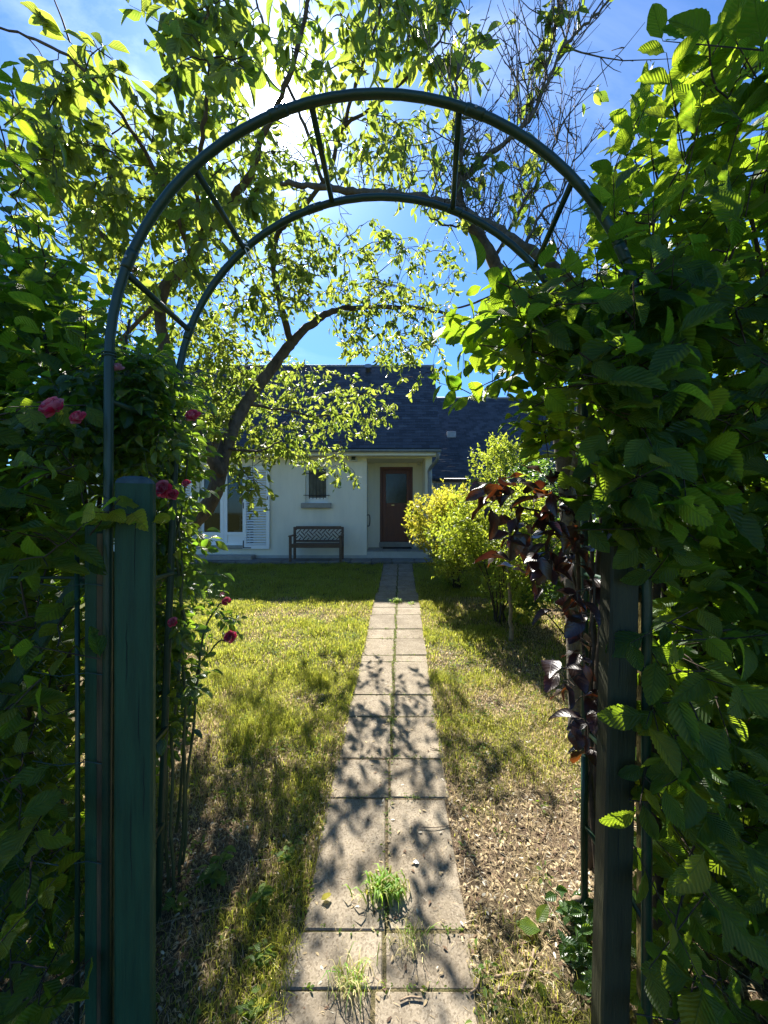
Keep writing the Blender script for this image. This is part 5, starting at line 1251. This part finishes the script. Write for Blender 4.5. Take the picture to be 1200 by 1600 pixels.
def tuft(px, py, n, h, label, dry=.2, wmax=.007, spr=.04):
    Y = 1320/(py-740); x = (px-600)/F*Y; g = .1*Y+.004
    t = None; R_ = random.Random(px); mb = MB(); cols = []
    for _ in range(n):
        a = R_.random()*6.283; L = h*R_.uniform(.5, 1.1); ln = R_.uniform(.2, 1.1); b = Vector((x+R_.gauss(0, spr), Y+R_.gauss(0, spr*.6), g)); d = Vector((math.cos(a), math.sin(a), 0)); s = Vector((-d.y, d.x, 0)); w_ = R_.uniform(.5, 1)*wmax/2
        P = [b, b+Vector((0, 0, L*.45))+d*L*ln*.25, b+Vector((0, 0, L*.65))+d*L*ln*.6, b+Vector((0, 0, L*(.62-.3*ln)))+d*L*ln]
        ws = [w_*.7, w_, w_*.75, w_*.08]; nb = len(mb.v)
        for p, ww in zip(P, ws): mb.v += [tuple(p-s*ww), tuple(p+s*ww)]
        for k in range(3): mb.f.append((nb+2*k, nb+2*k+1, nb+2*k+3, nb+2*k+2)); mb.sm.append(True)
        c = (.34, .30, .14) if R_.random() < dry else tuple(q*R_.uniform(.8, 1.4) for q in (.11, .165, .02)); cols += [(*[min(1, q*1.5) for q in c], 1)]*8
    me = mb.mesh('grass_tuft'); ca = me.color_attributes.new('Col', 'FLOAT_COLOR', 'POINT'); ca.data.foreach_set('color', np.array(cols, np.float32).ravel()); me.materials.append(M['grass'])
    o = link('grass_tuft', me); tag(o, label, 'grass tuft', 'grass tufts growing in the path'); return o
tuft(603, 1400, 150, .13, 'lush green grass tuft in the middle joint of the long slabs', .05, .012, .05)
tuft(545, 1540, 100, .11, 'pale half dry grass tuft on the left slab nearest the gate', .45, .006, .04)
tuft(640, 1478, 100, .085, 'dry wispy grass tuft in the cross joint below the green tuft', .7, .004, .05)
tuft(612, 1128, 40, .05, 'small green tuft in the middle joint halfway along the path', .2, .006, .02)
tuft(620, 942, 60, .12, 'bright green clump in the joint near the far end of the path', .0, .012, .05)
tuft(641, 945, 30, .08, 'small clump right of the joint near the far end of the path', .1, .010, .05)
# taller weeds left of the path
def weedplant(px, py, n, size, h, label, name='weed_plant', mat_='weed', cat='weed', group=None):
    Y = 1320/(py-740); x = (px-600)/F*Y; g = float(gnd(np.array([x]), np.array([Y]))[0]); t = thing(name, label, cat, (x, Y, g), group)
    pos, dd, nn, ss, rr_ = [], [], [], [], []; mb = MB()
    for k in range(max(2, n//6)):
        e = Vector((x+random.gauss(0, .04), Y+random.gauss(0, .03), g+h*random.uniform(.5, 1))); b = Vector((x+random.gauss(0, .012), Y+random.gauss(0, .012), g-.01)); mb.tube([b, (b+e)/2+Vector((.005, 0, 0)), e], [.003, .0025, .0015], 4)
        for j in range(6):
            u = .2+.8*j/5; p = b+(e-b)*u; a = j*2.4+random.random(); pos.append(tuple(p)); dd.append((math.cos(a), math.sin(a), .25+random.gauss(0, .2))); nn.append((random.gauss(0, .3), random.gauss(-.2, .3), 1)); ss.append(random.uniform(*size)); rr_.append(random.random())
    mb.put('stem', M['stemgreen'], t)
    foliage(t, 'leaf', *map(np.array, (pos, dd, nn, ss, rr_)), T_rose_hi, T_rose_lo, M[mat_], 300, 'foliage', minpx=12)
weedplant(335, 1385, 30, (.05, .08), .15, 'leafy green weed nearest the left post in the shade')
weedplant(405, 1410, 26, (.045, .07), .10, 'bright low weed between the left post and the long slabs')
weedplant(415, 1500, 50, (.025, .042), .07, 'clover like patch beside the left edge of the path near the gate')
weedplant(400, 1570, 46, (.025, .042), .06, 'lowest clover like patch left of the nearest slab')
weedplant(452, 1345, 30, (.035, .055), .07, 'weed touching the left edge of the long slabs')
weedplant(275, 1425, 18, (.04, .06), .10, 'weed at the foot of the left arch leg')
weedplant(905, 1440, 60, (.05, .08), .13, 'dark ivy plant at the foot of the purple leaved shrub', 'ivy_plant', 'darkshrub', 'ivy')
weedplant(905, 1500, 40, (.05, .08), .08, 'ivy shoots creeping in front of the dark post', 'ivy_plant', 'darkshrub', 'ivy')
weedplant(945, 1560, 40, (.05, .08), .1, 'ivy against the foot of the dark post', 'ivy_plant', 'darkshrub', 'ivy')
def single_leaf(px, py, size, yaw, label, mat_, rn, tilt=.25):
    Y = 1320/(py-740); x = (px-600)/F*Y; g = max(float(gnd(np.array([x]), np.array([Y]))[0]), .1*Y)+.02
    o = link('fallen_leaf', leaf_mesh('fallen_leaf', T_horn_hi[2], rn, M[mat_])); o.location = (x, Y, g); o.scale = (size,)*3; o.rotation_euler = (random.uniform(-.2, .2), -tilt, yaw); tag(o, label, 'leaf')
single_leaf(848, 1462, .11, 2.9, 'large pale green fallen leaf on the bare earth right of the path', 'hornbeam', 1.0, .1)
single_leaf(838, 1450, .09, .5, 'bright upturned leaf beside the large fallen leaf', 'hornbeam', .9, .6)
single_leaf(855, 1575, .06, 1.8, 'small fallen leaf near the bottom edge right of the path', 'hornbeam', .8)
single_leaf(500, 1415, .055, .4, 'curled dead leaf on the left edge of the long slabs', 'golden', .6)
single_leaf(905, 1535, .05, .9, 'small green leaf lying at the foot of the dark post', 'hornbeam', .7)
o = link('paper_scrap', leaf_mesh('paper_scrap', leaf_tpl(5, .45, .5, .3, .2, .05, .3, stalk=0), .5, M['white'])); o.location = at(645, 1352, 1320/(1352-740)) + Vector((0, 0, .018)); o.scale = (.035,)*3; tag(o, 'small white scrap lying on the long right slab', 'scrap')
def stick(pts, r, label):
    P = []
    for px, py in pts:
        Y = 1320/(py-740); x = (px-600)/F*Y; P.append(Vector((x, Y, max(float(gnd(np.array([x]), np.array([Y]))[0]), .1*Y+(.014 if on_path(np.array([x]), np.array([Y]))[0] else 0))+r+.004)))
    o = MB().tube(cr_spline(P, 4), [r*random.uniform(.8, 1.1) for _ in range((len(P)-1)*4+1)], 6).put('stick', M['stick']); tag(o, label, 'stick')
stick([(770, 1532), (800, 1528), (830, 1522), (862, 1526)], .006, 'straight dry stick on the bare earth right of the nearest slabs')
stick([(815, 1555), (828, 1520), (835, 1488)], .007, 'upright lying stick crossing the straight one')
stick([(735, 1560), (745, 1548), (752, 1525)], .005, 'short dark stick at the corner of the nearest right slab')
stick([(672, 1172), (700, 1180), (716, 1195)], .004, 'thin curved twig across the right edge of the path')
stick([(245, 1448), (300, 1432), (360, 1415)], .004, 'pale stick from the left arch leg towards the path')
stick([(655, 1297), (680, 1298), (710, 1292)], .0025, 'thin stalk curving over the upper long slab')
stick([(625, 1572), (640, 1566), (660, 1568)], .004, 'small curled twig on the nearest slab')
